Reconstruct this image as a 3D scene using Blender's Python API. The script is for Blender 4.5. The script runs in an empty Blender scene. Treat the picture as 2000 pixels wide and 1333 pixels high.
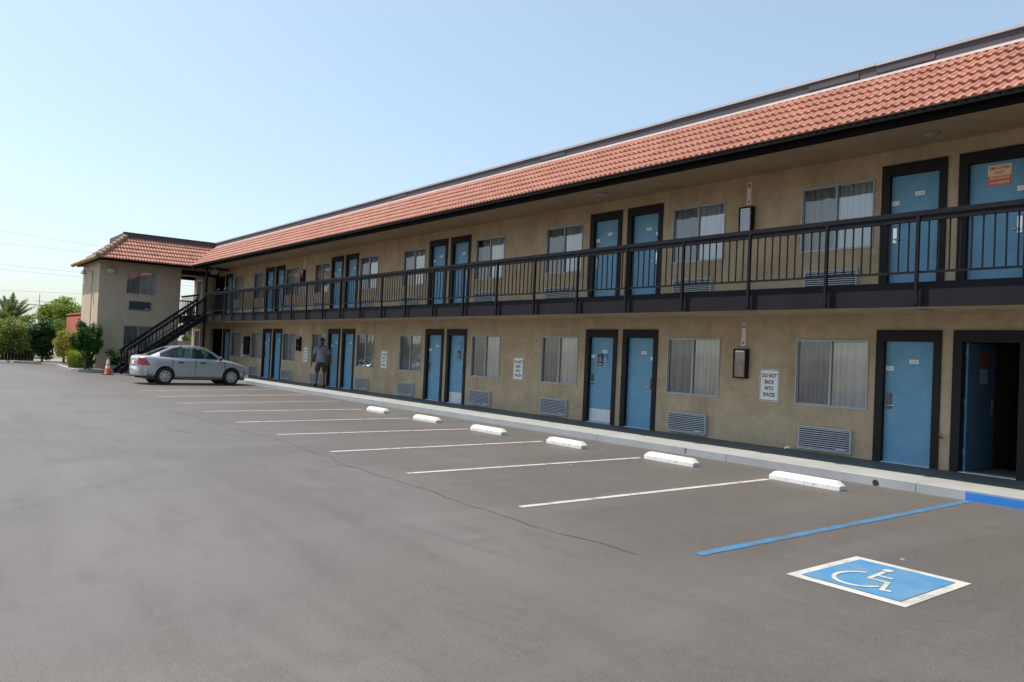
import bpy, bmesh, math, random
from mathutils import Vector, Matrix, Euler
random.seed(7)
SC = bpy.context.scene
COL = SC.collection
R = math.radians

# ------------------------------------------------------------------ camera
cam = bpy.data.cameras.new('camera')
cam.sensor_width = 36.0
cam.lens = 1505.9 / 2000 * 36
cam.clip_end = 3000
camo = bpy.data.objects.new('camera', cam)
COL.objects.link(camo)
_yaw, _pit, _rol = 0.9017, 0.0188, 0.0450
_f = Vector((-math.sin(_yaw) * math.cos(_pit), math.cos(_yaw) * math.cos(_pit), math.sin(_pit)))
_r = Vector((math.cos(_yaw), math.sin(_yaw), 0)); _u = _r.cross(_f)
_r2 = _r * math.cos(_rol) + _u * math.sin(_rol)
_u2 = -_r * math.sin(_rol) + _u * math.cos(_rol)
_m = Matrix((_r2, _u2, -_f)).transposed().to_4x4()
_m.translation = Vector((0, 0, 1.595))
camo.matrix_world = _m
SC.camera = camo

# ------------------------------------------------------------------ light
SUN = Vector((-0.48, -0.34, 1.0)).normalized()          # towards the sun
EL = math.asin(SUN.z); AZ = math.atan2(SUN.x, SUN.y)
w = bpy.data.worlds.new('World'); SC.world = w; w.use_nodes = True
nt = w.node_tree; nt.nodes.clear()
sky = nt.nodes.new('ShaderNodeTexSky'); sky.sky_type = 'NISHITA'; sky.sun_disc = False
sky.sun_elevation = EL; sky.sun_rotation = AZ
sky.air_density = 1.0; sky.dust_density = 2.0; sky.ozone_density = 1.0; sky.altitude = 50
bg = nt.nodes.new('ShaderNodeBackground'); bg.inputs[1].default_value = 0.135
out = nt.nodes.new('ShaderNodeOutputWorld')
mx = nt.nodes.new('ShaderNodeMixRGB'); mx.inputs[0].default_value = 0.28; mx.inputs[2].default_value = (3.6, 4.4, 4.85, 1)   # pale summer haze
tn = nt.nodes.new('ShaderNodeMixRGB'); tn.blend_type = 'MULTIPLY'; tn.inputs[0].default_value = 1; tn.inputs[2].default_value = (0.96, 1.0, 0.995, 1)
nt.links.new(sky.outputs[0], tn.inputs[1]); nt.links.new(tn.outputs[0], mx.inputs[1]); nt.links.new(mx.outputs[0], bg.inputs[0]); nt.links.new(bg.outputs[0], out.inputs[0])
sl = bpy.data.lights.new('sun', 'SUN'); sl.energy = 4.0; sl.angle = R(0.53); sl.color = (1.0, 0.95, 0.87)
so = bpy.data.objects.new('sun', sl); COL.objects.link(so)
so.rotation_euler = SUN.to_track_quat('Z', 'Y').to_euler(); so.location = (-20, -10, 40)
vs = SC.view_settings; vs.view_transform = 'Standard'; vs.look = 'None'; vs.gamma = 1; vs.exposure = 0.6

# ------------------------------------------------------------------ mesh builder
class MB:
    def __init__(s): s.v = []; s.f = []; s.m = []; s.mi = 0
    def add(s, vs, fs):
        n = len(s.v); s.v += [tuple(p) for p in vs]
        for f in fs: s.f.append(tuple(i + n for i in f)); s.m.append(s.mi)
        return s
    def quad(s, a, b, c, d): return s.add([a, b, c, d], [(0, 1, 2, 3)])
    def box(s, x0, x1, y0, y1, z0, z1):
        v = [(x, y, z) for z in (z0, z1) for y in (y0, y1) for x in (x0, x1)]
        return s.add(v, [(0, 2, 3, 1), (4, 5, 7, 6), (0, 1, 5, 4), (2, 6, 7, 3), (0, 4, 6, 2), (1, 3, 7, 5)])
    def bevbox(s, x0, x1, y0, y1, z0, z1, b=0.01):
        bm = bmesh.new(); bmesh.ops.create_cube(bm, size=1)
        for q in bm.verts:
            q.co = ((x0 + x1) / 2 + q.co.x * (x1 - x0), (y0 + y1) / 2 + q.co.y * (y1 - y0), (z0 + z1) / 2 + q.co.z * (z1 - z0))
        bmesh.ops.bevel(bm, geom=bm.edges[:], offset=b, segments=2, affect='EDGES', profile=0.5)
        return s.addbm(bm)
    def addbm(s, bm, mat=None):
        bm.verts.ensure_lookup_table()
        for i, q in enumerate(bm.verts): q.index = i
        s.add([(mat @ q.co if mat else q.co) for q in bm.verts], [[q.index for q in f.verts] for f in bm.faces])
        bm.free(); return s
    def bar(s, a, b, wx, wz, up=(0, 0, 1)):
        a = Vector(a); b = Vector(b); d = (b - a).normalized(); u = Vector(up)
        if abs(d.dot(u)) > 0.99: u = Vector((0, 1, 0))
        r = d.cross(u).normalized(); u = r.cross(d)
        v = []
        for p in (a, b):
            for sx, sz in ((-1, -1), (1, -1), (1, 1), (-1, 1)): v.append(p + r * sx * wx / 2 + u * sz * wz / 2)
        return s.add(v, [(3, 2, 1, 0), (4, 5, 6, 7), (0, 1, 5, 4), (1, 2, 6, 5), (2, 3, 7, 6), (3, 0, 4, 7)])
    def tube(s, pts, rad, n=8, cap=True):
        pts = [Vector(p) for p in pts]
        rads = rad if isinstance(rad, (list, tuple)) else [rad] * len(pts)
        base = len(s.v); ref = None
        for i, p in enumerate(pts):
            d = (pts[min(i + 1, len(pts) - 1)] - pts[max(i - 1, 0)]).normalized()
            if ref is None or abs(ref.dot(d)) > 0.95: ref = Vector((0, 0, 1)) if abs(d.z) < 0.9 else Vector((1, 0, 0))
            a = d.cross(ref).normalized(); b = d.cross(a)
            for k in range(n):
                t = 2 * math.pi * k / n
                s.v.append(tuple(p + (a * math.cos(t) + b * math.sin(t)) * rads[i]))
        for i in range(len(pts) - 1):
            for k in range(n):
                s.f.append((base + i * n + k, base + i * n + (k + 1) % n, base + (i + 1) * n + (k + 1) % n, base + (i + 1) * n + k)); s.m.append(s.mi)
        if cap:
            s.f.append(tuple(base + k for k in range(n))[::-1]); s.m.append(s.mi)
            e = base + (len(pts) - 1) * n
            s.f.append(tuple(e + k for k in range(n))); s.m.append(s.mi)
        return s
    def lathe(s, prof, c=(0, 0, 0), axis='z', n=20):
        base = len(s.v)
        for (r, h) in prof:
            for k in range(n):
                t = 2 * math.pi * k / n; a, b = r * math.cos(t), r * math.sin(t)
                p = {'z': (a, b, h), 'y': (b, h, a), 'x': (h, a, b)}[axis]
                s.v.append((p[0] + c[0], p[1] + c[1], p[2] + c[2]))
        for i in range(len(prof) - 1):
            for k in range(n):
                s.f.append((base + i * n + k, base + i * n + (k + 1) % n, base + (i + 1) * n + (k + 1) % n, base + (i + 1) * n + k)); s.m.append(s.mi)
        return s
    def ell(s, c, r, n=12, m=8):
        bm = bmesh.new(); bmesh.ops.create_uvsphere(bm, u_segments=n, v_segments=m, radius=1)
        return s.addbm(bm, Matrix.Translation(c) @ Matrix.Diagonal((*r, 1)))

BASE = {}
def obj(name, mb, mat, parent=None, base=None, smooth=None):
    """one mesh object; mesh vertices in the same frame as `base`; child of parent"""
    pb = BASE.get(parent.name, Vector((0, 0, 0))) if parent else Vector((0, 0, 0))
    base = Vector(base) if base is not None else pb
    if isinstance(mb, MB):
        me = bpy.data.meshes.new(name)
        me.from_pydata([tuple(Vector(p) - base) for p in mb.v], [], mb.f)
        mats = mat if isinstance(mat, (list, tuple)) else [mat]
        for q in mats: me.materials.append(q)
        if len(mats) > 1: me.polygons.foreach_set('material_index', mb.m)
    else:
        me = mb; me.name = name; me.materials.clear(); me.materials.append(mat)
    me.update()
    if smooth is not None:
        me.shade_smooth(); me.set_sharp_from_angle(angle=R(smooth))
    o = bpy.data.objects.new(name, me); COL.objects.link(o)
    o.location = base - pb
    if parent: o.parent = parent
    BASE[o.name] = base
    return o
def tag(o, label=None, cat=None, group=None, kind=None):
    if label: o['label'] = label
    if cat: o['category'] = cat
    if group: o['group'] = group
    if kind: o['kind'] = kind
    return o
def thing(name, label, cat, loc=(0, 0, 0), rz=0, group=None, frame='local'):
    o = bpy.data.objects.new(name, None); COL.objects.link(o)
    o.location = loc; o.rotation_euler = (0, 0, rz); o.empty_display_size = 0.2
    BASE[o.name] = Vector(loc) if frame == 'world' else Vector((0, 0, 0))
    return tag(o, label, cat, group)
def struct(name, mb, mat, **k):
    o = obj(name, mb, mat, base=(0, 0, 0), **k); o['kind'] = 'structure'; return o
def kids(o): return [c for c in bpy.data.objects if c.parent == o]
def dup(o, parent=None, loc=None):
    c = o.copy(); COL.objects.link(c)
    if parent: c.parent = parent
    if loc is not None: c.location = loc
    for ch in o.children: dup(ch, c)
    return c
def text(body, size, sx=1.0, offset=0.0, spacing=1.0, align='CENTER'):
    """lettering as flat vertices/faces in x,z facing -y"""
    cu = bpy.data.curves.new('t', 'FONT'); cu.body = body; cu.size = size; cu.align_x = align; cu.align_y = 'CENTER'
    cu.offset = offset; cu.space_character = spacing; cu.resolution_u = 2
    o = bpy.data.objects.new('t', cu); COL.objects.link(o)
    dg = bpy.context.evaluated_depsgraph_get(); dg.update()
    me = bpy.data.meshes.new_from_object(o.evaluated_get(dg))
    v = [(p.co.x * sx, 0.0, p.co.y) for p in me.vertices]; f = [tuple(p.vertices) for p in me.polygons]
    bpy.data.objects.remove(o); bpy.data.curves.remove(cu); bpy.data.meshes.remove(me)
    return v, f
def addtext(mb, body, size, pos, **k):
    v, f = text(body, size, **k)
    mb.add([(p[0] + pos[0], p[1] + pos[1], p[2] + pos[2]) for p in v], f)
def skin(V, E, rad, levels=2, root=0):
    bm = bmesh.new(); L = bm.verts.layers.skin.verify()
    vs_ = [bm.verts.new(p) for p in V]
    for i, q in enumerate(vs_):
        r_ = rad[i]; q[L].radius = r_ if isinstance(r_, tuple) else (r_, r_); q[L].use_root = (i == root)
    for a, b in E: bm.edges.new((vs_[a], vs_[b]))
    me = bpy.data.meshes.new('s'); bm.to_mesh(me); bm.free()
    o = bpy.data.objects.new('s', me); COL.objects.link(o)
    m = o.modifiers.new('k', 'SKIN'); m.use_smooth_shade = True
    m2 = o.modifiers.new('d', 'SUBSURF'); m2.levels = m2.render_levels = levels
    dg = bpy.context.evaluated_depsgraph_get(); dg.update()
    r_ = bpy.data.meshes.new_from_object(o.evaluated_get(dg))
    bpy.data.objects.remove(o); bpy.data.meshes.remove(me)
    r_.shade_smooth()
    return r_

# ------------------------------------------------------------------ materials
def srgb(r, g, b):
    f = lambda c: (c / 255 / 12.92) if c / 255 <= 0.04045 else ((c / 255 + 0.055) / 1.055) ** 2.4
    return (f(r), f(g), f(b))
class NT:
    def __init__(s, name):
        s.mat = bpy.data.materials.new(name); s.mat.use_nodes = True; s.t = s.mat.node_tree
        s.p = s.t.nodes['Principled BSDF']; s.o = s.t.nodes['Material Output']
        s.co = s.t.nodes.new('ShaderNodeTexCoord')
    def n(s, typ, **k):
        q = s.t.nodes.new('ShaderNode' + typ)
        for a, b in k.items():
            if a.startswith('i_'):
                key = a[2:]; key = int(key) if key.isdigit() else key.replace('_', ' ')
                q.inputs[key].default_value = b
            else: setattr(q, a, b)
        return q
    def l(s, a, b): s.t.links.new(a, b)
    def map(s, scale=(1, 1, 1), rot=(0, 0, 0), src='Object'):
        m = s.n('Mapping'); m.inputs['Scale'].default_value = scale; m.inputs['Rotation'].default_value = rot
        s.l(s.co.outputs[src], m.inputs[0]); return m.outputs[0]
    def noise(s, scale, detail=4, rough=0.55, vec=None, dist=0.0):
        q = s.n('TexNoise'); q.inputs['Scale'].default_value = scale; q.inputs['Detail'].default_value = detail
        q.inputs['Roughness'].default_value = rough; q.inputs['Distortion'].default_value = dist
        s.l(vec if vec is not None else s.co.outputs['Object'], q.inputs['Vector']); return q.outputs['Fac']
    def ramp(s, fac, stops):
        q = s.n('ValToRGB'); e = q.color_ramp.elements
        e[0].position, e[0].color = stops[0][0], (*stops[0][1], 1); e[1].position, e[1].color = stops[-1][0], (*stops[-1][1], 1)
        for p, c in stops[1:-1]:
            k = e.new(p); k.color = (*c, 1)
        s.l(fac, q.inputs[0]); return q.outputs[0]
    def g(s, fac, a, b): return s.ramp(fac, [(a, (0, 0, 0)), (b, (1, 1, 1))])
    def mix(s, fac, a, b, mode='MIX'):
        q = s.n('MixRGB', blend_type=mode)
        for i, x in ((0, fac), (1, a), (2, b)):
            if hasattr(x, 'is_linked') or hasattr(x, 'links'): s.l(x, q.inputs[i])
            elif i == 0: q.inputs[0].default_value = x
            else: q.inputs[i].default_value = (*x, 1)
        return q.outputs[0]
    def bump(s, h, strength=0.3, dist=0.01, nrm=None):
        q = s.n('Bump'); q.inputs['Strength'].default_value = strength; q.inputs['Distance'].default_value = dist
        s.l(h, q.inputs['Height'])
        if nrm is not None: s.l(nrm, q.inputs['Normal'])
        s.l(q.outputs[0], s.p.inputs['Normal']); return q.outputs[0]
    def col(s, c):
        if isinstance(c, tuple): s.p.inputs['Base Color'].default_value = (*c, 1)
        else: s.l(c, s.p.inputs['Base Color'])
    def set(s, rough=0.6, metal=0.0, spec=0.5, coat=0.0):
        s.p.inputs['Roughness'].default_value = rough; s.p.inputs['Metallic'].default_value = metal
        s.p.inputs['Specular IOR Level'].default_value = spec; s.p.inputs['Coat Weight'].default_value = coat
        return s
def sc(c, k): return tuple(x * k for x in c)
def simple(name, c, rough=0.55, metal=0.0, var=0.12, scale=6.0, spec=0.5, bump=0.0, coat=0.0):
    q = NT(name); q.set(rough, metal, spec, coat)
    f = q.noise(scale, 5, 0.6)
    q.col(q.ramp(f, [(0.3, sc(c, 1 - var)), (0.7, sc(c, 1 + var))]))
    if bump: q.bump(q.noise(scale * 12, 3), bump, 0.004)
    return q.mat

def mk_asphalt():
    q = NT('asphalt'); q.set(0.58, 0, 0.42); q.p.inputs['Sheen Weight'].default_value = 0.13; q.p.inputs['Sheen Roughness'].default_value = 0.35   # sheen put in to brighten the lot at grazing view
    q.p.inputs['Sheen Tint'].default_value = (1.0, 0.95, 0.90, 1)
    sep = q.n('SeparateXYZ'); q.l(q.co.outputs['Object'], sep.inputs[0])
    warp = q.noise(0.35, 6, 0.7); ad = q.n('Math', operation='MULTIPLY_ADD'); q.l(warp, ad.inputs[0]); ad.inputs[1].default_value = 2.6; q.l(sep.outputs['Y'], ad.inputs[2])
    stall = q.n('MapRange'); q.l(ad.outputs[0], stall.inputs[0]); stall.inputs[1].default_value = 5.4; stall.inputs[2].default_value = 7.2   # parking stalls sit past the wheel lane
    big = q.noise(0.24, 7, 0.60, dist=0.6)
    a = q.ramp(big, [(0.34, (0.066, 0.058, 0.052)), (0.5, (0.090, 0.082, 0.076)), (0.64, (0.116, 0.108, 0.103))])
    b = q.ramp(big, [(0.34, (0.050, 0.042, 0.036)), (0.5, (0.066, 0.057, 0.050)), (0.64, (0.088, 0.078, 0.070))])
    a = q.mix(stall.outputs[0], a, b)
    k = lambda f, v: q.mix(1.0, f, (v, v, v), 'MULTIPLY')
    s1 = q.noise(0.75, 8, 0.64, vec=q.map((0.16, 1.5, 1), (0, 0, R(12))), dist=0.5)      # long worn streaks along the lane
    a = q.mix(k(q.g(s1, 0.46, 0.64), .70), a, (0.060, 0.050, 0.042))
    s2 = q.noise(1.1, 8, 0.64, vec=q.map((1.4, 0.2, 1), (0, 0, R(-20))), dist=0.4)
    a = q.mix(k(q.g(s2, 0.50, 0.68), .40), a, (0.130, 0.124, 0.119))
    s3 = q.noise(2.0, 8, 0.66, vec=q.map((0.3, 1.3, 1), (0, 0, R(38))), dist=0.8)
    a = q.mix(k(q.g(s3, 0.52, 0.66), .50), a, (0.052, 0.044, 0.038))
    arc = q.n('TexWave', wave_type='RINGS', rings_direction='Z'); arc.inputs['Scale'].default_value = 0.21; arc.inputs['Distortion'].default_value = 2.6; arc.inputs['Detail'].default_value = 3; arc.inputs['Detail Scale'].default_value = 0.7
    mpa = q.n('Mapping'); mpa.inputs['Location'].default_value = (4.5, -6.5, 0); q.l(q.co.outputs['Object'], mpa.inputs[0]); q.l(mpa.outputs[0], arc.inputs['Vector'])
    am = q.mix(1.0, q.ramp(arc.outputs['Fac'], [(0.86, (0, 0, 0)), (0.96, (1, 1, 1))]), q.g(q.noise(0.9, 8, 0.75), 0.46, 0.62), 'MULTIPLY')
    a = q.mix(k(am, .55), a, (0.052, 0.044, 0.038))                                    # curved tyre scuffs
    blot = q.noise(1.1, 7, 0.62, dist=0.8)
    a = q.mix(k(q.g(blot, 0.57, 0.70), .50), a, (0.048, 0.040, 0.034))
    med = q.noise(14, 4, 0.7)
    a = q.mix(k(q.g(med, 0.45, 0.62), .28), a, (0.122, 0.114, 0.107))
    fine = q.noise(75, 3, 0.8)
    a = q.mix(k(q.g(fine, 0.48, 0.60), .55), a, (0.145, 0.135, 0.126))
    grit = q.noise(120, 2, 0.8)
    a = q.mix(k(q.g(grit, 0.57, 0.66), .75), a, (0.22, 0.205, 0.19))
    dk = q.noise(95, 2, 0.8, vec=q.map((1, 1, 1), (0, 0, 1)))
    a = q.mix(k(q.g(dk, 0.56, 0.66), .65), a, (0.040, 0.035, 0.031))
    oil = q.n('TexVoronoi'); oil.inputs['Scale'].default_value = 0.46; q.l(q.co.outputs['Object'], oil.inputs['Vector'])
    om = q.mix(1.0, q.ramp(oil.outputs['Distance'], [(0.03, (1, 1, 1)), (0.17, (0, 0, 0))]), q.g(q.noise(5, 6, 0.75), 0.40, 0.62), 'MULTIPLY')
    a = q.mix(k(om, .7), a, (0.034, 0.029, 0.025))                                     # oil drips
    spk = q.n('TexVoronoi'); spk.inputs['Scale'].default_value = 1.1; q.l(q.co.outputs['Object'], spk.inputs['Vector'])
    a = q.mix(q.ramp(spk.outputs['Distance'], [(0.018, (1, 1, 1)), (0.026, (0, 0, 0))]), a, (0.42, 0.41, 0.39))
    a = q.mix(1.0, a, (0.97, 0.915, 0.865), 'MULTIPLY')
    q.col(a)
    b1 = q.bump(q.noise(120, 3, 0.7), 0.45, 0.006)
    q.bump(q.noise(0.8, 5), 0.3, 0.03, b1)
    return q.mat
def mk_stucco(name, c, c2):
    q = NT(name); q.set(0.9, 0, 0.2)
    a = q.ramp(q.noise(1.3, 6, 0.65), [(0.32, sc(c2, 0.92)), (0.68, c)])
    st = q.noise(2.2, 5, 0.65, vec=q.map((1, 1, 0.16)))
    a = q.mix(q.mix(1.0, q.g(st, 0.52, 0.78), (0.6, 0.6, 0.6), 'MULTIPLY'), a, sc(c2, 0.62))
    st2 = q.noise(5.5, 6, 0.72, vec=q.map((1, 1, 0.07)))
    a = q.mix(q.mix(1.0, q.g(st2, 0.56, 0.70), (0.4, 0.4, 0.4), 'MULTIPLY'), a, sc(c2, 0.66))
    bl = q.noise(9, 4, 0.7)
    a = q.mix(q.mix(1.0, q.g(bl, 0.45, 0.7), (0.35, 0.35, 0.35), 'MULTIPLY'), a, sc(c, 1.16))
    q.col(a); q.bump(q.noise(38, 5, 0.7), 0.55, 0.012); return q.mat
def mk_tile():
    q = NT('roof_tile'); q.set(0.75, 0, 0.3)
    geo = q.n('TexVoronoi', feature='F1'); geo.inputs['Scale'].default_value = 2.6
    q.l(q.map((1, 1, 1)), geo.inputs['Vector'])
    a = q.ramp(q.noise(1.1, 5, 0.6), [(0.3, (0.34, 0.138, 0.092)), (0.7, (0.415, 0.185, 0.130))])
    sn = q.n('VectorMath', operation='SNAP'); q.l(q.co.outputs['Object'], sn.inputs[0]); sn.inputs[1].default_value = (0.258, 0.267, 0.1975)
    wn = q.n('TexWhiteNoise'); q.l(sn.outputs[0], wn.inputs[0])
    a = q.mix(0.35, a, q.ramp(wn.outputs['Value'], [(0.0, (0.20, 0.075, 0.048)), (0.5, (0.36, 0.15, 0.10)), (1.0, (0.46, 0.235, 0.165))]))
    a = q.mix(q.mix(1.0, q.g(q.noise(2.6, 6, 0.7, vec=q.map((1, .5, .5))), 0.54, 0.72), (0.5, 0.5, 0.5), 'MULTIPLY'), a, (0.20, 0.105, 0.08))
    a = q.mix(q.mix(1.0, q.g(q.noise(7, 5, 0.7), 0.5, 0.75), (0.4, 0.4, 0.4), 'MULTIPLY'), a, (0.43, 0.23, 0.165))
    q.col(a); q.bump(q.noise(60, 3), 0.2, 0.004); return q.mat
def mk_worn(name, c, under, lo=0.60, hi=0.78, scale=3.0):
    q = NT(name); q.set(0.65, 0, 0.4)
    f = q.noise(scale, 7, 0.72)
    a = q.ramp(q.noise(1.2, 4), [(0.3, sc(c, 0.9)), (0.7, c)])
    a = q.mix(q.g(f, lo, hi), a, under); q.col(a); q.bump(q.noise(120, 3, 0.7), 0.3, 0.004); return q.mat
def mk_glass(name, tint=(1, 1, 1), ior=1.75, rough=0.012, wav=0.0):
    q = NT(name)
    t = q.n('BsdfTransparent'); t.inputs[0].default_value = (*tint, 1)
    g = q.n('BsdfGlossy'); g.inputs['Roughness'].default_value = rough
    fr = q.n('Fresnel'); fr.inputs[0].default_value = ior
    if wav:
        b = q.n('Bump'); b.inputs['Strength'].default_value = wav; b.inputs['Distance'].default_value = 0.02
        q.l(q.noise(1.6, 2), b.inputs['Height']); q.l(b.outputs[0], g.inputs['Normal'])
    m = q.n('MixShader'); q.l(fr.outputs[0], m.inputs[0]); q.l(t.outputs[0], m.inputs[1]); q.l(g.outputs[0], m.inputs[2])
    q.l(m.outputs[0], q.o.inputs[0]); return q.mat
def mk_screen():
    q = NT('insect_screen')
    t = q.n('BsdfTransparent'); d = q.n('BsdfDiffuse'); d.inputs[0].default_value = (0.035, 0.035, 0.037, 1)
    m = q.n('MixShader'); m.inputs[0].default_value = 0.26
    q.l(t.outputs[0], m.inputs[1]); q.l(d.outputs[0], m.inputs[2]); q.l(m.outputs[0], q.o.inputs[0]); return q.mat
def mk_leaf(name, cols, transl=0.3, rough=0.5):
    q = NT(name)
    geo = q.n('NewGeometry'); ns = q.noise(0.9, 3)
    k = q.n('MixRGB'); k.inputs[0].default_value = 0.5
    q.l(geo.outputs['Random Per Island'], k.inputs[1]); q.l(ns, k.inputs[2])
    c = q.ramp(k.outputs[0], [(0.15 + 0.7 * i / (len(cols) - 1), x) for i, x in enumerate(cols)])
    q.col(c); q.set(rough, 0, 0.3)
    tr = q.n('BsdfTranslucent'); q.l(c, tr.inputs[0])
    m = q.n('MixShader'); m.inputs[0].default_value = transl
    q.l(q.p.outputs[0], m.inputs[1]); q.l(tr.outputs[0], m.inputs[2]); q.l(m.outputs[0], q.o.inputs[0]); return q.mat
def mk_concrete(name, c, joints=False):
    q = NT(name); q.set(0.85, 0, 0.25)
    a = q.ramp(q.noise(0.8, 6, 0.65), [(0.3, sc(c, 0.85)), (0.7, sc(c, 1.08))])
    a = q.mix(q.mix(1.0, q.g(q.noise(5, 6, 0.75), 0.5, 0.8), (0.5, 0.5, 0.5), 'MULTIPLY'), a, sc(c, 0.62))
    q.col(a); q.bump(q.noise(90, 4, 0.7), 0.25, 0.004); return q.mat
def mk_carpaint():
    q = NT('silver_car_paint'); q.set(0.30, 0.40, 0.5, 0.7)
    q.p.inputs['Coat Roughness'].default_value = 0.06
    q.col(q.ramp(q.noise(2.5, 5, 0.6), [(0.3, (0.42, 0.435, 0.45)), (0.7, (0.47, 0.485, 0.50))])); return q.mat

M = {}
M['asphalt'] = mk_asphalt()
M['stucco'] = mk_stucco('tan_stucco', (0.50, 0.395, 0.268), (0.38, 0.29, 0.185))
M['stucco2'] = mk_stucco('weathered_stucco', (0.56, 0.455, 0.335), (0.49, 0.395, 0.285))
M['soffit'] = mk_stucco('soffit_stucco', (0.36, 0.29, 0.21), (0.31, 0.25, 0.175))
M['tile'] = mk_tile()
M['ridge'] = simple('weathered_ridge_tile', (0.34, 0.25, 0.16), 0.85, var=0.3, scale=5, spec=0.2, bump=0.2)
M['dark'] = simple('dark_brown_trim', (0.013, 0.011, 0.012), 0.6, var=0.25, spec=0.25, scale=3)
M['iron'] = simple('dark_painted_iron', (0.009, 0.0085, 0.011), 0.7, spec=0.15, var=0.25, scale=5)
M['fascia'] = simple('dark_fascia_board', (0.0125, 0.0110, 0.0145), 0.75, spec=0.15, var=0.2, scale=2, bump=0.1)
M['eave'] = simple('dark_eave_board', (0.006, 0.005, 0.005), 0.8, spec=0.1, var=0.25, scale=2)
M['parapet'] = simple('dark_parapet_metal', (0.075, 0.067, 0.075), 0.65, spec=0.25, var=0.15, scale=0.5)
M['cap'] = simple('grey_coping_metal', (0.40, 0.41, 0.42), 0.45, 0.3, var=0.12, scale=0.8)
M['flash'] = simple('pale_flashing', (0.66, 0.58, 0.55), 0.6, var=0.12, scale=2)
M['blue'] = simple('blue_door_paint', (0.118, 0.305, 0.47), 0.48, var=0.12, scale=2.4, bump=0.03)
M['alu'] = simple('window_aluminium', (0.36, 0.37, 0.385), 0.45, 0.3, var=0.08, scale=3)
M['white'] = simple('white_paint', (0.78, 0.78, 0.76), 0.55, var=0.06, scale=8)
M['acwhite'] = simple('grey_white_grille', (0.46, 0.50, 0.53), 0.5, var=0.1, scale=6)
M['acdark'] = simple('dark_grille_back', (0.012, 0.020, 0.028), 0.6, var=0.2, scale=6)
M['acblue'] = simple('slate_grille', (0.085, 0.115, 0.145), 0.5, var=0.15, scale=6)
M['glass'] = mk_glass('window_glass', (0.97, 0.985, 0.985), 2.65, 0.01, 0.25)
M['screen'] = mk_screen()
M['curtain'] = simple('pale_curtain', (0.93, 0.93, 0.92), 0.9, var=0.03, scale=2.2, spec=0.1)
M['curtain2'] = simple('grey_curtain', (0.86, 0.86, 0.83), 0.9, var=0.06, scale=2.2, spec=0.1)
M['navy'] = simple('dark_navy_door_back', (0.05, 0.10, 0.155), 0.55, var=0.15)
M['steel'] = simple('brushed_steel', (0.62, 0.61, 0.58), 0.28, 0.9, var=0.1, scale=12)
M['brass'] = simple('dark_bronze_lock', (0.13, 0.095, 0.065), 0.4, 0.6, var=0.2, scale=12)
M['kick'] = simple('worn_kick_plate', (0.62, 0.66, 0.68), 0.45, 0.15, var=0.12, scale=4)
M['black'] = simple('black_lettering', (0.018, 0.018, 0.02), 0.6)
M['red'] = simple('red_enamel', (0.45, 0.025, 0.025), 0.4)
M['orange'] = simple('traffic_orange', (0.80, 0.115, 0.035), 0.5, var=0.1)
M['orangered'] = simple('orange_sign_red', (0.66, 0.10, 0.045), 0.5, var=0.08)
M['shadenotice'] = simple('shade_darkened_notice', (0.16, 0.05, 0.03), 0.7, var=0.2)  # orange notice darkened, store room shade put into its colour
M['cream'] = simple('cream_sign', (0.74, 0.60, 0.38), 0.5, var=0.06)
M['signblue'] = simple('accessible_blue', (0.02, 0.14, 0.52), 0.5, var=0.06)
M['concrete'] = mk_concrete('pale_concrete', (0.30, 0.305, 0.285))  # pale concrete base colour
M['kerb'] = mk_concrete('kerb_concrete', (0.31, 0.32, 0.33))
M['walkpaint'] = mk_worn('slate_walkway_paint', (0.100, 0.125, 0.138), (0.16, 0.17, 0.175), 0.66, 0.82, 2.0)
M['line'] = mk_worn('worn_white_line', (0.46, 0.43, 0.41), (0.12, 0.11, 0.10), 0.52, 0.68, 4.5)
M['blueline'] = mk_worn('worn_blue_line', (0.045, 0.165, 0.31), (0.075, 0.095, 0.115), 0.46, 0.66, 3.0)
M['bluekerb'] = mk_worn('blue_kerb_paint', (0.018, 0.165, 0.52), (0.09, 0.19, 0.36), 0.60, 0.85, 3.0)
M['symwhite'] = mk_worn('worn_symbol_white', (0.47, 0.455, 0.415), (0.20, 0.185, 0.165), 0.46, 0.75, 3.0)
M['symblue'] = mk_worn('worn_symbol_blue', (0.050, 0.19, 0.35), (0.12, 0.20, 0.27), 0.44, 0.66, 4.0)
M['stop'] = mk_worn('white_wheel_stop', (0.70, 0.69, 0.66), (0.26, 0.24, 0.225), 0.57, 0.70, 8.0)
M['rubber'] = simple('tyre_rubber', (0.02, 0.02, 0.021), 0.8)
M['paint'] = mk_carpaint()
M['hub'] = simple('wheel_cover_silver', (0.45, 0.46, 0.47), 0.35, 0.5, var=0.06)
M['carglass'] = mk_glass('car_glass', (0.42, 0.62, 0.60), 1.6, 0.01)
M['carint'] = simple('car_interior', (0.14, 0.15, 0.155), 0.8)
M['plastic'] = simple('black_plastic', (0.025, 0.025, 0.027), 0.5)
M['tail'] = simple('red_lens', (0.38, 0.015, 0.012), 0.15, coat=0.6)
M['amber'] = simple('amber_lens', (0.6, 0.22, 0.05), 0.2)
M['clear'] = simple('clear_lens', (0.22, 0.23, 0.24), 0.12, 0.3)
M['skin'] = simple('brown_skin', (0.11, 0.058, 0.040), 0.55, var=0.06)
M['shirt'] = simple('grey_tshirt', (0.20, 0.225, 0.25), 0.85, var=0.1, scale=9, bump=0.2)
M['shorts'] = simple('brown_shorts', (0.062, 0.034, 0.021), 0.85, var=0.15, scale=9)
M['hair'] = simple('dark_hair', (0.02, 0.016, 0.014), 0.7)
M['bark'] = simple('bark', (0.10, 0.072, 0.05), 0.9, var=0.3, scale=9, bump=0.5)
M['soil'] = simple('bed_soil', (0.11, 0.082, 0.058), 0.95, var=0.3, scale=5, bump=0.5)
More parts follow.
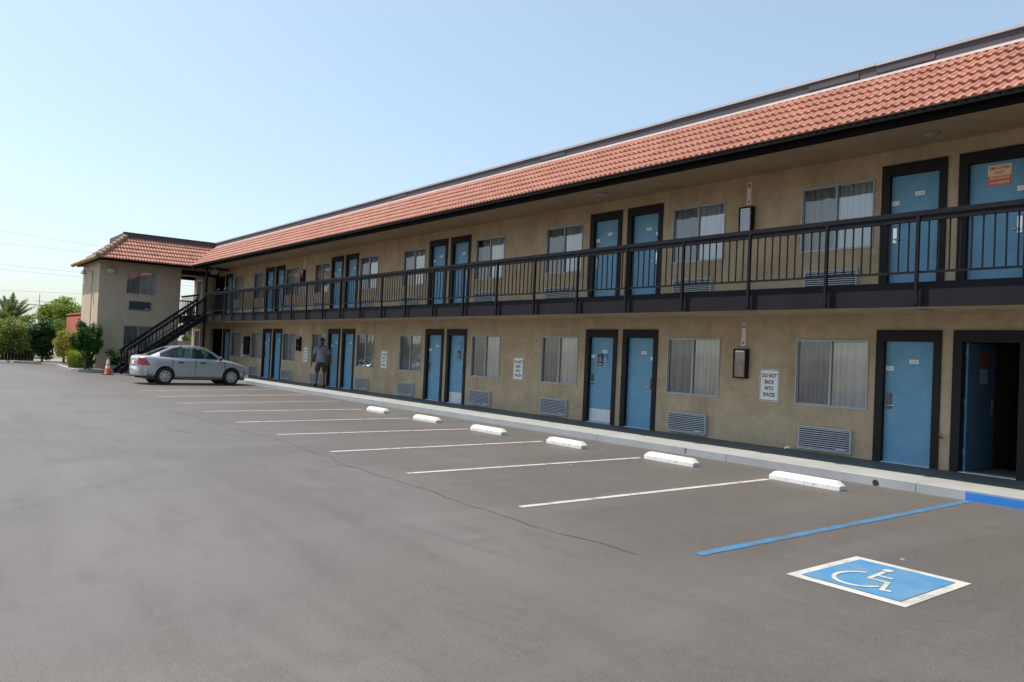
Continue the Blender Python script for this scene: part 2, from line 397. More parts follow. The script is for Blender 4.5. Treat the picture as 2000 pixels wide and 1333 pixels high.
M['fence'] = simple('shade_dark_timber', (0.020, 0.014, 0.010), 0.85, var=0.3, scale=4)  # near black, the shade under the hedge put into the colour
M['dirt'] = simple('dry_ground', (0.24, 0.20, 0.15), 0.95, var=0.25, scale=0.3)
M['leafdark'] = mk_leaf('dark_green_leaf', [(0.008, 0.030, 0.008), (0.020, 0.065, 0.012), (0.045, 0.12, 0.02)], 0.25)
M['leafjun'] = mk_leaf('juniper_leaf', [(0.015, 0.055, 0.010), (0.035, 0.11, 0.016), (0.09, 0.20, 0.03)], 0.25)
M['leafmid'] = mk_leaf('mid_green_leaf', [(0.045, 0.10, 0.018), (0.11, 0.19, 0.03), (0.22, 0.28, 0.06)], 0.35)
M['leafhedge'] = mk_leaf('hedge_leaf', [(0.06, 0.11, 0.018), (0.16, 0.24, 0.04), (0.34, 0.33, 0.08)], 0.35)
M['leafyel'] = mk_leaf('yellow_leaf', [(0.15, 0.17, 0.02), (0.32, 0.30, 0.03), (0.46, 0.34, 0.08)], 0.4)
M['leaflime'] = mk_leaf('lime_leaf', [(0.11, 0.18, 0.025), (0.22, 0.31, 0.04), (0.32, 0.36, 0.07)], 0.4)
M['palm'] = mk_leaf('palm_leaf', [(0.06, 0.11, 0.03), (0.14, 0.20, 0.06), (0.25, 0.28, 0.12)], 0.3)
M['redwall'] = simple('terracotta_wall', (0.42, 0.10, 0.06), 0.9, var=0.12, scale=1)
M['greyroof'] = simple('grey_roofing', (0.30, 0.30, 0.31), 0.7, var=0.1, scale=1)
M['interior'] = simple('dim_store_wall', (0.16, 0.135, 0.11), 0.9)
M['gauge'] = simple('grey_lamp_metal', (0.36, 0.40, 0.42), 0.4, 0.4)
M['pigeon'] = simple('pigeon_grey', (0.018, 0.018, 0.022), 0.7, var=0.3, scale=20)
M['wire'] = simple('cable_black', (0.06, 0.065, 0.07), 0.6)

# ------------------------------------------------------------------ ground, walkway, markings
WY = 12.49; KY = 10.80
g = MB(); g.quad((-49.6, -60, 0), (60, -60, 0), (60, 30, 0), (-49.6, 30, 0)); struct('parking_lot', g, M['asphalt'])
g = MB(); g.quad((-900, -900, -.03), (900, -900, -.03), (900, 900, -.03), (-900, 900, -.03)); struct('ground', g, M['dirt'])
# walkway with kerb cast in lengths
g = MB()
x = -38.3; rr = random.Random(3)
while x < 8:
    L = 3.05
    g.box(x + .004, x + L - .004, KY, KY + .15, -.05, .12); x += L
struct('kerb', g, M['kerb'])
g = MB(); g.add([(-38.3, KY + .152, -.05), (8, KY + .152, -.05), (8, KY + .152, .12), (-38.3, KY + .152, .12), (-38.3, WY + .1, .15), (8, WY + .1, .15)], [(3, 2, 5, 4)])
g.quad((-46, 10.66, .15), (-38.3, 10.66, .15), (-38.3, WY + .1, .15), (-46, WY + .1, .15))
struct('sidewalk', g, M['concrete'])
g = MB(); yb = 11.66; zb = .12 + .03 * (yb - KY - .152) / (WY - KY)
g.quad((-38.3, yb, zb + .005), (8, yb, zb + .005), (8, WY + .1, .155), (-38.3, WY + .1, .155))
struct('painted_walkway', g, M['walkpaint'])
g = MB(); g.box(-4.13, 1.2, KY - .0035, KY - .0005, -.01, .105); g.quad((-4.13, KY - .003, .1235), (1.2, KY - .003, .1235), (1.2, KY + .012, .1238), (-4.13, KY + .012, .1238))
struct('blue_kerb_paint', g, M['bluekerb'])
g = MB(); g.lathe([(.0, 0), (.045, 0)], (-5.295, KY - .004, .04), 'y', 14); struct('kerb_drain', g, M['black'])
g = MB(); addtext(g, '7', .12, (-8.65, KY - .004, .06)); struct('kerb_number', g, M['black'])
# planted bed and island kerb beside the short wing
g = MB()
bed = [(-38.35, 10.70), (-38.35, 7.2), (-38.42, 6.6), (-38.7, 6.2), (-39.3, 6.02), (-40.6, 6.02), (-45.6, 6.3), (-47.6, 5.9), (-49.3, 4.3), (-49.6, 4.0), (-49.6, 10.66)]
n = len(bed)
g.add([(a, b, -.03) for a, b in bed] + [(a, b, .12) for a, b in bed], [tuple(range(n, 2 * n))[::-1]] + [(i, (i + 1) % n, n + (i + 1) % n, n + i) for i in range(n)])
struct('island_kerb', g, M['concrete'])
g = MB(); sb = [(-40.05, 7.0), (-38.9, 6.75), (-39.0, 6.35), (-39.5, 6.2), (-45.5, 6.45), (-47.5, 6.15), (-49.3, 4.9), (-49.58, 10.6), (-44.3, 10.6), (-44.3, 7.0)]
g.add([(a, b, .128) for a, b in sb], [tuple(range(len(sb)))[::-1]])
g.quad((-39.95, 7.3, .128), (-38.75, 7.3, .128), (-38.75, 9.4, .128), (-39.95, 9.4, .128))
struct('planting_bed', g, M['soil'])

def strip(mb, a, b, wd, z=.004, segs=24, jit=.0):
    a = Vector((*a, z)); b = Vector((*b, z)); d = (b - a).normalized(); r = Vector((d.y, -d.x, 0))
    pts = [a.lerp(b, i / segs) for i in range(segs + 1)]
    v = []
    for p in pts:
        v.append(p + r * (wd / 2 + rr.uniform(-jit, jit))); v.append(p - r * (wd / 2 + rr.uniform(-jit, jit)))
    mb.add(v, [(2 * i, 2 * i + 2, 2 * i + 3, 2 * i + 1) for i in range(segs)])
LINES = [((-6.31, 5.20), (-6.31, 9.74)), ((-8.69, 5.23), (-8.66, 9.66)), ((-10.94, 5.21), (-11.04, 9.58)), ((-13.32, 5.30), (-13.34, 9.50)),
         ((-15.60, 5.34), (-15.83, 9.53)), ((-18.16, 5.46), (-18.34, 9.62)), ((-20.62, 5.55), (-21.25, 10.3)), ((-23.06, 5.65), (-24.05, 10.5)), ((-25.6, 5.75), (-26.9, 10.5))]
for a, b in LINES:
    g = MB(); strip(g, a, b, .088, jit=.004); struct('parking_line', g, M['line'])
g = MB(); strip(g, (-4.075, 5.3), (-4.07, 10.76), .095, jit=.004); struct('blue_parking_line', g, M['blueline'])
# cracks and seams in the asphalt
def crack(pts, wd):
    mb = MB(); P = []
    for (a, b) in zip(pts[:-1], pts[1:]):
        n_ = max(2, int(math.dist(a, b) / .12))
        for i in range(n_): P.append((a[0] + (b[0] - a[0]) * i / n_, a[1] + (b[1] - a[1]) * i / n_))
    off = 0; v = []
    for i, p in enumerate(P):
        off = off * .9 + rr.uniform(-.03, .03); q = P[min(i + 1, len(P) - 1)]; o_ = P[max(i - 1, 0)]
        d = Vector((q[0] - o_[0], q[1] - o_[1])).normalized(); r_ = Vector((d.y, -d.x)); w_ = wd * rr.uniform(.25, 1.1) / 2
        c = Vector(p) + r_ * off
        v += [(c.x + r_.x * w_, c.y + r_.y * w_, .003), (c.x - r_.x * w_, c.y - r_.y * w_, .003)]
    mb.add(v, [(2 * i, 2 * i + 2, 2 * i + 3, 2 * i + 1) for i in range(len(P) - 1)])
    return mb
M['crack'] = simple('asphalt_crack', (0.056, 0.045, 0.036), 0.9, var=0.2)
M['seam'] = simple('asphalt_seam', (0.060, 0.052, 0.046), 0.9, var=0.2)
for pts, wd, mt in [([(-19, 4.9), (-12.5, 5.0), (-9.5, 4.85), (-7.6, 4.9), (-5.6, 4.7), (-4.2, 4.8)], .015, 'crack'), ([(-13.2, 5.3), (-13.6, 4.2), (-14.6, 3.6)], .02, 'crack')]:
    struct('asphalt_crack', crack(pts, wd), M[mt])

# accessible parking symbol
sy = thing('accessible_parking_symbol', 'worn blue square with white wheelchair symbol and white border painted on asphalt', 'road marking', (-2.885, 5.98, 0))
def P2(u, v, z): return (-.455 + .91 * u, -.545 + 1.09 * v, z)      # u,v 0..1 in the border rectangle
g = MB(); bw = .085
g.quad(P2(0, 0, .004), P2(1, 0, .004), P2(1, 1, .004), P2(0, 1, .004)); obj('border', g, M['symwhite'], sy)
g = MB(); g.quad(P2(bw, bw, .008), P2(1 - bw, bw, .008), P2(1 - bw, 1 - bw, .008), P2(bw, 1 - bw, .008)); obj('panel', g, M['symblue'], sy)
def stroke(mb, pts, wd, z, fn):
    for i in range(len(pts) - 1):
        a = Vector(pts[i]); b = Vector(pts[i + 1]); d = (b - a).normalized(); r_ = Vector((d.y, -d.x)) * wd / 2; e = d * wd * .2
        mb.quad(*[fn(p.x, p.y, z + .0001 * (i % 3)) for p in (a - e + r_, a - e - r_, b + e - r_, b + e + r_)])
def isa(mb, fn, z, k=1.0):
    """wheelchair figure in a unit square seen head up"""
    c = (.44, .36); arc = [(c[0] + .235 * math.cos(R(t)), c[1] + .235 * math.sin(R(t))) for t in range(112, 345, 12)]
    for i in range(len(arc) - 1):
        a = Vector(arc[i]); b = Vector(arc[i + 1]); ra = (a - Vector(c)).normalized() * .028 * k; rb = (b - Vector(c)).normalized() * .028 * k
        mb.quad(*[fn(p.x, p.y, z) for p in (a - ra, a + ra, b + rb, b - rb)])
    hd = [(.435 + .05 * math.cos(R(t)), .80 + .05 * math.sin(R(t))) for t in range(0, 360, 30)]
    mb.add([fn(p[0], p[1], z) for p in hd], [tuple(range(12))])
    stroke(mb, [(.44, .72), (.465, .44), (.65, .44), (.735, .20), (.80, .225)], .06 * k, z, fn)
    stroke(mb, [(.45, .58), (.61, .58)], .05 * k, z + .0004, fn)
g = MB(); isa(g, lambda u, v, z: P2(.06 + u * .86, .04 + v * .90, z), .012, .74); obj('wheelchair_figure', g, M['symwhite'], sy)

# wheel stops
def wheel_stop_mb(L):
    mb = MB(); prof = [(-.085, 0), (-.085, .055), (-.05, .115), (.05, .115), (.085, .055), (.085, 0)]
    ends = [(-L / 2, 1.0), (-L / 2 + .07, 1.0), (L / 2 - .07, 1.0), (L / 2, 1.0)]
    v = []
    for i, (xx, k) in enumerate(ends):
        for (yy, zz) in prof:
            e = (i in (0, 3)); v.append((xx, yy * (0.9 if e else 1), min(zz, .06) if e else zz))
    f = []
    for i in range(3):
        for k in range(5): f.append((i * 6 + k, i * 6 + k + 1, (i + 1) * 6 + k + 1, (i + 1) * 6 + k))
        f.append((i * 6 + 5, i * 6, (i + 1) * 6, (i + 1) * 6 + 5))
    f += [tuple(range(6))[::-1], tuple(range(18, 24))]
    return mb.add(v, f)
STOPS = [(-5.81, 9.88, 1.08, 'white concrete wheel stop nearest the blue parking line'), (-8.08, 9.74, 1.02, 'white wheel stop in front of the first window with the framed extinguisher beside it'),
         (-10.37, 9.57, .95, 'white wheel stop in front of the first two blue doors left of the extinguisher'), (-12.66, 9.50, 1.05, 'white wheel stop third counted from the far end of the row'),
         (-15.11, 9.56, .96, 'white wheel stop second counted from the far end of the row'), (-17.53, 9.60, .86, 'smallest and farthest white wheel stop along the motel kerb')]
for i, (x, y, L, lb) in enumerate(STOPS):
    o = obj('wheel_stop', wheel_stop_mb(L), M['stop'], base=(0, 0, 0)); o.location = (x, y, 0.001); o.rotation_euler[2] = R(-2 + i * .8)
    tag(o, lb, 'wheel stop', 'white wheel stops along the motel kerb')
for (y, L, lb) in ((4.05, 1.5, 'long white wheel stop before the hedge at the left edge of the lot'), (5.6, 1.25, 'white wheel stop before the hedge, the one nearer the planted bed')):
    o = obj('wheel_stop', wheel_stop_mb(L), M['stop'], base=(0, 0, 0)); o.location = (-48.9, y - .35, 0.001); o.rotation_euler[2] = R(90)
    tag(o, lb, 'wheel stop', 'white wheel stops before the hedge')

# ------------------------------------------------------------------ the motel
MO = Vector((-18, WY, .15))
motel = thing('motel_building', 'two storey tan stucco motel with red tile roof, blue doors and dark balcony railing', 'motel', MO, frame='world')
X0, X1 = -44.2, 3.0
PAIRS = [-5.10, -11.93, -18.94, -25.78, -32.42]
WINW, WINH, WZ = 1.31, 1.155, .955
WIN_L = [-7.62, -14.58, -21.56, -28.32, -34.95]       # window left edges, left of each door pair
WIN_R = [-10.56, -17.59, -24.54, -31.24, -37.66]      # right of the pair to the left
WINX = sorted(WIN_L + WIN_R + [1.0 - .55])
UP = 2.69
AC_W, AC_H = .96, .395
ACX = [-7.49, -14.5, -21.52, -28.25, -34.93, -10.45, -17.54, -24.46, -31.15, -37.55, .55]
# door openings (leaf centre x, lock side: +1 lock at right edge)
DW, DH = .76, 1.955
DOORS = []
for c in PAIRS: DOORS += [(c - .575, -1), (c + .60, 1)]
DOORS += [(-38.38, 1), (1.75 + .55, -1)]
LEAF = {}
FR_L, FR_R, FR_T = .13, .12, .175
holes = []
for lv in (0, 1):
    for x in WINX: holes.append((x + .02, x + WINW - .02, WZ + .02 + UP * lv, WZ + WINH - .02 + UP * lv))
    for (x, s) in DOORS: holes.append((x - DW / 2 - .02, x + DW / 2 + .02, .15 + 2.68 * lv, .15 + DH + .01 + 2.68 * lv))
ALC = (-41.0, -39.05)
for lv in (0, 1): holes.append((ALC[0], ALC[1], .15 + 2.68 * lv, (2.28 if lv == 0 else 4.96)))
def wall_holes(mb, a0, a1, z0, z1, holes, P, depth):
    """wall face with rectangular holes and reveals; P(a, d, z) -> point, d = depth inwards"""
    xs = sorted(set([a0, a1] + [h[0] for h in holes] + [h[1] for h in holes])); zs = sorted(set([z0, z1] + [h[2] for h in holes] + [h[3] for h in holes]))
    xs = [q for q in xs if a0 <= q <= a1]; zs = [q for q in zs if z0 <= q <= z1]
    for i in range(len(xs) - 1):
        for j in range(len(zs) - 1):
            cx = (xs[i] + xs[i + 1]) / 2; cz = (zs[j] + zs[j + 1]) / 2
            if any(h[0] < cx < h[1] and h[2] < cz < h[3] for h in holes): continue
            mb.quad(P(xs[i], 0, zs[j]), P(xs[i + 1], 0, zs[j]), P(xs[i + 1], 0, zs[j + 1]), P(xs[i], 0, zs[j + 1]))
    for (h0, h1, h2, h3) in holes:
        mb.quad(P(h0, 0, h2), P(h0, depth, h2), P(h0, depth, h3), P(h0, 0, h3)); mb.quad(P(h1, depth, h2), P(h1, 0, h2), P(h1, 0, h3), P(h1, depth, h3))
        mb.quad(P(h0, 0, h3), P(h0, depth, h3), P(h1, depth, h3), P(h1, 0, h3)); mb.quad(P(h0, 0, h2), P(h1, 0, h2), P(h1, depth, h2), P(h0, depth, h2))
g = MB(); wall_holes(g, X0, X1, -.05, 5.3, holes, lambda a, d, z: (a, WY + d, z), .22)
g.quad((X1, WY, -.05), (X1, 21, -.05), (X1, 21, 5.3), (X1, WY, 5.3)); g.quad((X1, 21, -.05), (X0, 21, -.05), (X0, 21, 5.3), (X1, 21, 5.3)); g.quad((X0, 21, -.05), (X0, WY, -.05), (X0, WY, 5.3), (X0, 21, 5.3))
obj('wall', g, M['stucco'], motel)
# backing so rooms are closed and dark (leaves the store room open)
g = MB(); g.quad((ALC[1], WY + .5, 0), (-5.05, WY + .5, 0), (-5.05, WY + .5, 5.3), (ALC[1], WY + .5, 5.3)); g.quad((X0, WY + .5, 0), (ALC[0], WY + .5, 0), (ALC[0], WY + .5, 5.3), (X0, WY + .5, 5.3)); g.quad((-3.0, WY + .5, 0), (X1, WY + .5, 0), (X1, WY + .5, 5.3), (-3.0, WY + .5, 5.3)); g.quad((-5.05, WY + .5, 2.7), (-3.0, WY + .5, 2.7), (-3.0, WY + .5, 5.3), (-5.05, WY + .5, 5.3))
obj('partition', g, M['interior'], motel)
g = MB()
sx0, sx1, sy1 = -4.95, -3.0, 15.6
g.quad((sx0, WY + .16, .15), (sx0, sy1, .15), (sx0, sy1, 2.6), (sx0, WY + .16, 2.6)); g.quad((sx1, WY + .16, .15), (sx1, WY + .16, 2.6), (sx1, sy1, 2.6), (sx1, sy1, .15))
g.quad((sx0, sy1, .15), (sx1, sy1, .15), (sx1, sy1, 2.6), (sx0, sy1, 2.6)); g.quad((sx0, WY + .1, 2.6), (sx0, sy1, 2.6), (sx1, sy1, 2.6), (sx1, WY + .1, 2.6)); g.quad((sx0, WY, .152), (sx1, WY, .152), (sx1, sy1, .152), (sx0, sy1, .152))
obj('store_room', g, M['interior'], motel)
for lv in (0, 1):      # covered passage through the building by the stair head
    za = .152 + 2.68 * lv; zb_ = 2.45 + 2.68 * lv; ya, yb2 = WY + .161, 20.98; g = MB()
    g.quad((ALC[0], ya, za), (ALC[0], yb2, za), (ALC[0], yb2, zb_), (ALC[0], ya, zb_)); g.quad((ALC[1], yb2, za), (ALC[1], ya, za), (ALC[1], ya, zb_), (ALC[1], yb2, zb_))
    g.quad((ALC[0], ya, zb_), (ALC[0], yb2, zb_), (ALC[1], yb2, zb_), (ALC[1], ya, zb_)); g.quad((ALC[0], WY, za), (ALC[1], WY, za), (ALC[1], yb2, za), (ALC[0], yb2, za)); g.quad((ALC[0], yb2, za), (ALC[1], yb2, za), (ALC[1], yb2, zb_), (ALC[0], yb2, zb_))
    obj('breezeway', g, M['dark'], motel)  # near-black lining puts the passage's deep shade into the colour
# short wing walls
SX, SY0, SY1, SXB = -40.0, 7.06, 10.66, -44.2
swin = [(8.215, 3.70), (8.20, 1.09)]
sh = [(y + .02, y + 1.30 - .02, z + .02, z + 1.12 - .02) for y, z in swin]
g = MB(); wall_holes(g, SY0, SY1, -.05, 5.3, sh, lambda a, d, z: (SX - d, a, z), .14)
obj('wing_wall', g, M['stucco2'], motel)
g = MB(); g.quad((SXB, SY0, -.05), (SX, SY0, -.05), (SX, SY0, 5.3), (SXB, SY0, 5.3)); g.quad((SX, SY1, -.05), (SXB, SY1, -.05), (SXB, SY1, 5.3), (SX, SY1, 5.3)); g.quad((SXB, SY1, -.05), (SXB, SY0, -.05), (SXB, SY0, 5.3), (SXB, SY1, 5.3))
obj('end_wall', g, M['stucco2'], motel)
g = MB(); g.box(SX - .75, SX - .7, SY0 + .1, SY1 - .1, 0, 5.2); obj('partition', g, M['interior'], motel)

# ---- roof tiles
TP = .129
def tile_field(mb, O, A, U, N, s_len, courses, lo, hi):
    """tiles on a slope: O origin, A along, U up-slope, N normal; lo(s), hi(s) give the trimmed range along A"""
    O, A, U, N = map(Vector, (O, A, U, N)); ex = s_len / courses
    amin = min(lo(0), lo(s_len)); amax = max(hi(0), hi(s_len)); per = 8
    cnt = int((amax - amin) / TP * per) + 1
    av = [amin + i * TP / per for i in range(cnt + 1)]
    rc = random.Random(5)
    for c in range(courses):
        s0 = c * ex - (.03 if c else 0); s1 = (c + 1) * ex + .01
        rows = [(s0, -.005), (s0, .060), (s0 + .012, .064), (s1, .014)]
        n0 = len(mb.v)
        for (s_, h) in rows:
            l_, h_ = lo(max(s_, 0)), hi(max(s_, 0))
            for a in av:
                a = min(max(a, l_), h_)
                t = (a / TP) % 1.0
                pr = .027 * (max(0, math.sin(2 * math.pi * t)) ** .8 if t < .5 else -.16 * math.sin(2 * math.pi * (t - .5)))
                mb.v.append(tuple(O + A * a + U * s_ + N * (h + pr)))
        W_ = len(av)
        for r_ in range(3):
            for i in range(W_ - 1):
                mb.f.append((n0 + r_ * W_ + i, n0 + r_ * W_ + i + 1, n0 + (r_ + 1) * W_ + i + 1, n0 + (r_ + 1) * W_ + i)); mb.m.append(0)
EY, EZ, TY, TZ = 10.60, 5.135, 12.2, 6.32      # eave and top of the long slope
VX = -38.27
run, rise = TY - EY, TZ - EZ; SL = math.hypot(run, rise); cu_, su_ = run / SL, rise / SL
g = MB()
tile_field(g, (0, EY, EZ), (1, 0, 0), (0, cu_, su_), (0, -su_, cu_), SL, 6, lambda s: VX - s * cu_ , lambda s: X1 + .4)
roof = obj('roof', g, M['tile'], motel, smooth=40)
HY = 6.70; HTY = 8.07; WTX = VX - run
g = MB()
tile_field(g, (VX, 0, EZ), (0, 1, 0), (-cu_, 0, su_), (su_, 0, cu_), SL, 6, lambda s: HY + (HTY - HY) * s / SL, lambda s: EY + s * cu_)
obj('wing_roof', g, M['tile'], roof, smooth=40)
# hipped end of the wing, facing the lot
BX = -44.25; erun = HTY - HY; ESL = math.hypot(erun, rise); ec, es = erun / ESL, rise / ESL
g = MB()
tile_field(g, (0, HY, EZ), (1, 0, 0), (0, ec, es), (0, -es, ec), ESL, 6, lambda s: BX + 1.2 * s / ESL, lambda s: VX - run * s / ESL)
obj('end_roof', g, M['tile'], roof, smooth=40)
g = MB(); g.quad((BX, HY, EZ), (BX + 1.2, HTY, TZ), (BX + 1.2, 22, TZ), (BX, 22, EZ)); obj('rear_slope', g, M['tile'], roof)
# sheathing under the tiles so no light leaks
g = MB(); d_ = .02
g.add([(VX, EY, EZ - d_), (X1 + .4, EY, EZ - d_), (X1 + .4, TY, TZ - d_), (WTX, TY, TZ - d_)], [(0, 1, 2, 3)])
g.add([(VX, HY, EZ - d_), (VX, EY, EZ - d_), (WTX, TY, TZ - d_), (WTX, HTY, TZ - d_)], [(0, 1, 2, 3)])
g.add([(BX, HY, EZ - d_), (VX, HY, EZ - d_), (WTX, HTY, TZ - d_), (BX + 1.2, HTY, TZ - d_)], [(0, 1, 2, 3)])
g.quad((BX + 1.2, HTY, TZ - d_), (WTX, HTY, TZ - d_), (WTX, TY, TZ - d_), (BX + 1.2, TY, TZ - d_)); g.quad((BX + 1.2, TY, TZ - d_), (X1 + .4, TY, TZ - d_), (X1 + .4, 22, TZ - d_), (BX + 1.2, 22, TZ - d_))
g.quad((X1 + .4, EY, EZ - d_), (X1 + .4, 22, EZ - d_), (X1 + .4, 22, TZ), (X1 + .4, TY, TZ))
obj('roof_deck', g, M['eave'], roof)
g = MB()      # hip ridge tiles, overlapping barrels
a = Vector((VX - .02, HY - .02, EZ + .07)); b = Vector((WTX, HTY, TZ + .07)); nn = 8
for i in range(nn):
    p = a.lerp(b, i / nn); q = a.lerp(b, (i + 1.12) / nn); g.tube([p + Vector((0, 0, .03)), q - Vector((0, 0, .0))], [.125, .10], 12)
for i in range(18):   # barrel edge tiles along the end eave
    xx = VX - .1 - i * .345
    g.tube([(xx, HY - .06, EZ + .05), (xx - .37, HY - .06, EZ + .035)], [.085, .10], 10)
obj('ridge_tile', g, M['ridge'], roof, smooth=50)
g = MB(); g.bar((VX, EY, EZ + .035), (WTX, TY, TZ + .035), .10, .02); obj('valley_flashing', g, M['tile'], roof)
g = MB(); g.box(WTX + .1, X1 + .4, TY - .06, TY - .005, TZ + .015, TZ + .055); obj('flashing', g, M['flash'], roof)
g = MB(); g.box(WTX - .12, X1 + .4, TY, TY + .12, TZ - .05, TZ + .235); g.box(WTX - .12, WTX, HTY - .1, TY - .003, TZ - .05, TZ + .24)
for xx in (-6.2, -7.4, -14.6, -22, -29.5): g.box(xx, xx + .9, TY - .012, TY - .002, TZ + .11, TZ + .237)
g.box(BX + 1.2, WTX - .125, HTY - .1, HTY + .02, TZ - .05, TZ + .237)
obj('parapet', g, M['parapet'], roof)
g = MB(); xx = WTX - .02
while xx < X1 + .3:
    L = 4.2; z_ = rr.uniform(-.006, .006); g.box(xx, min(xx + L, X1 + .4), TY - .03, TY + .18, TZ + .238 + z_, TZ + .285 + z_); xx += L + .01
obj('coping', g, M['cap'], roof)
g = MB(); g.box(WTX - .16, WTX + .04, HTY - .12, TY - .04, TZ + .242, TZ + .275); obj('wing_coping', g, M['parapet'], roof)
# eaves and soffits
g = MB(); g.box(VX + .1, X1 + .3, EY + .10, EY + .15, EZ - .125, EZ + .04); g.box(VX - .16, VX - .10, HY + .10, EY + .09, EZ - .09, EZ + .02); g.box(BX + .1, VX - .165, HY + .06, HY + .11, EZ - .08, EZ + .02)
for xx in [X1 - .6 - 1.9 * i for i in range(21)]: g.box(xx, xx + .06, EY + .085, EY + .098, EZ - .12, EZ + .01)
g.box(VX + .05, X1 + .35, EY - .022, EY - .006, EZ - .04, EZ + .048)  # dark bird stop strip standing in for shadow under the first tile rolls
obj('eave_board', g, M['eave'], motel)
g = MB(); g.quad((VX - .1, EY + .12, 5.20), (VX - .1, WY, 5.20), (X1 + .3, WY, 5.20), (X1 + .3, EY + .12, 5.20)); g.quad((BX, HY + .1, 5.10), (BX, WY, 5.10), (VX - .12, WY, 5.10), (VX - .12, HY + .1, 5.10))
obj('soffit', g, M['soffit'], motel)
# balcony slab, fascia, railing
BX0 = -36.1
g = MB(); g.box(BX0, X1, KY + .02, WY - .001, 2.53, 2.83); g.box(SXB, BX0 - .001, KY + .1, WY - .001, 2.53, 2.83)
obj('balcony_slab', g, M['stucco'], motel)
g = MB(); g.box(BX0 - .03, X1, KY - .015, KY + .018, 2.505, 2.735); g.box(BX0 - .03, X1, KY + .001, KY + .0185, 2.737, 2.845); g.box(SX - .0, BX0 - .035, KY + .06, KY + .098, 2.505, 2.84)
obj('fascia', g, M['fascia'], motel)
PX = [3.0, 1.85, .52, -.81, -2.14, -3.47, -4.80, -6.11, -7.445, -8.80, -10.15, -11.5, -12.86, -14.21, -15.56, -16.93, -18.32, -19.65, -20.97, -22.32, -23.6, -24.9, -26.19, -27.42, -28.64, -29.94, -31.16, -32.42, -33.65, -34.93, BX0]
RY = 10.745
rail = obj('railing', MB().box(BX0 - .05, X1, RY - .042, RY + .042, 3.735, 3.80).box(BX0 - .05, X1, RY - .028, RY + .028, 3.662, 3.734), M['iron'], motel)
for i, x in enumerate(PX):
    g = MB(); g.box(x - .021, x + .021, RY - .045, RY + .0, 2.515, 3.734); g.box(x - .032, x + .032, RY - .051, RY - .046, 2.54, 2.68)
    obj('post', g, M['iron'], rail)
    if i + 1 < len(PX):
        a, b = PX[i + 1], x; g = MB(); g.box(a + .028, b - .028, RY - .016, RY + .016, 2.955, 2.985)
        nb = 9
        for k in range(1, nb + 1):
            bx = a + (b - a) * k / (nb + 1); g.box(bx - .0085, bx + .0085, RY - .0085, RY + .0085, 2.986, 3.661)
        obj('railing_panel', g, M['iron'], rail)
# rear guard rail of the passage and landing guard
for (p, q) in (((SXB, 10.7), (SXB, 12.45)), ((SX + .03, 10.75), (-37.45, 10.78))):
    g = MB(); g.bar((*p, 3.76), (*q, 3.76), .09, .07); g.bar((*p, 2.95), (*q, 2.95), .03, .03)
    n_ = 14
    for k in range(n_ + 1):
        t = k / n_; g.bar((p[0] + (q[0] - p[0]) * t, p[1] + (q[1] - p[1]) * t, 2.84), (p[0] + (q[0] - p[0]) * t, p[1] + (q[1] - p[1]) * t, 3.72), .02, .02)
    obj('landing_rail', g, M['iron'], motel)
# back header of the passage
g = MB(); g.box(SXB - .02, SXB + .12, SY1, WY, 4.92, 5.15); obj('header_beam', g, M['dark'], motel); g = MB(); g.box(SX - .1, SX + .05, SY1 + .001, WY - .01, 4.86, 5.098); obj('header_beam', g, M['dark'], motel)

# ---- stairs
st = obj('staircase', MB(), M['iron'], motel) if False else None
SA, SB = -37.3, -36.2
y_of = lambda z: 10.78 - (2.83 - z) / .79
g = MB()
for xx in (SA, SB): g.bar((xx, y_of(.12) , .12), (xx, 10.80, 2.74), .05, .21)
stair = obj('staircase', g, M['iron'], motel)
for i in range(14):
    z = .33 + i * .1785; yy = y_of(z); g = MB(); g.box(SA + .03, SB - .03, yy - .02, yy + .27, z - .045, z); obj('tread', g, M['dark'], stair)
for xx in (SA, SB):
    g = MB(); yb_ = y_of(.15) + .22; yt_ = 10.70
    ln = lambda y, h: 2.83 - (10.78 - y) * .79 + h
    g.bar((xx, yb_, ln(yb_, .80)), (xx, yt_, ln(yt_, .80)), .09, .06); g.bar((xx, yb_, ln(yb_, .72)), (xx, yt_, ln(yt_, .72)), .045, .04); g.bar((xx, yb_, ln(yb_, .2)), (xx, yt_, ln(yt_, .2)), .03, .03)
    g.bar((xx, yb_, .12), (xx, yb_, ln(yb_, .80)), .06, .06); g.bar((xx, yt_, 2.6), (xx, yt_, ln(yt_, .86)), .06, .06)
    n_ = 22
    for k in range(1, n_):
        y_ = yb_ + (yt_ - yb_) * k / n_; big = k % 5 == 0
        g.bar((xx, y_, ln(y_, -.05 if big else .2)), (xx, y_, ln(y_, .72)), .045 if big else .018, .045 if big else .018)
    obj('handrail', g, M['iron'], stair)
g = MB(); g.box(BX0 - .12, BX0 - .055, 10.70, 10.80, .12, 5.1); obj('column', g, M['iron'], motel)

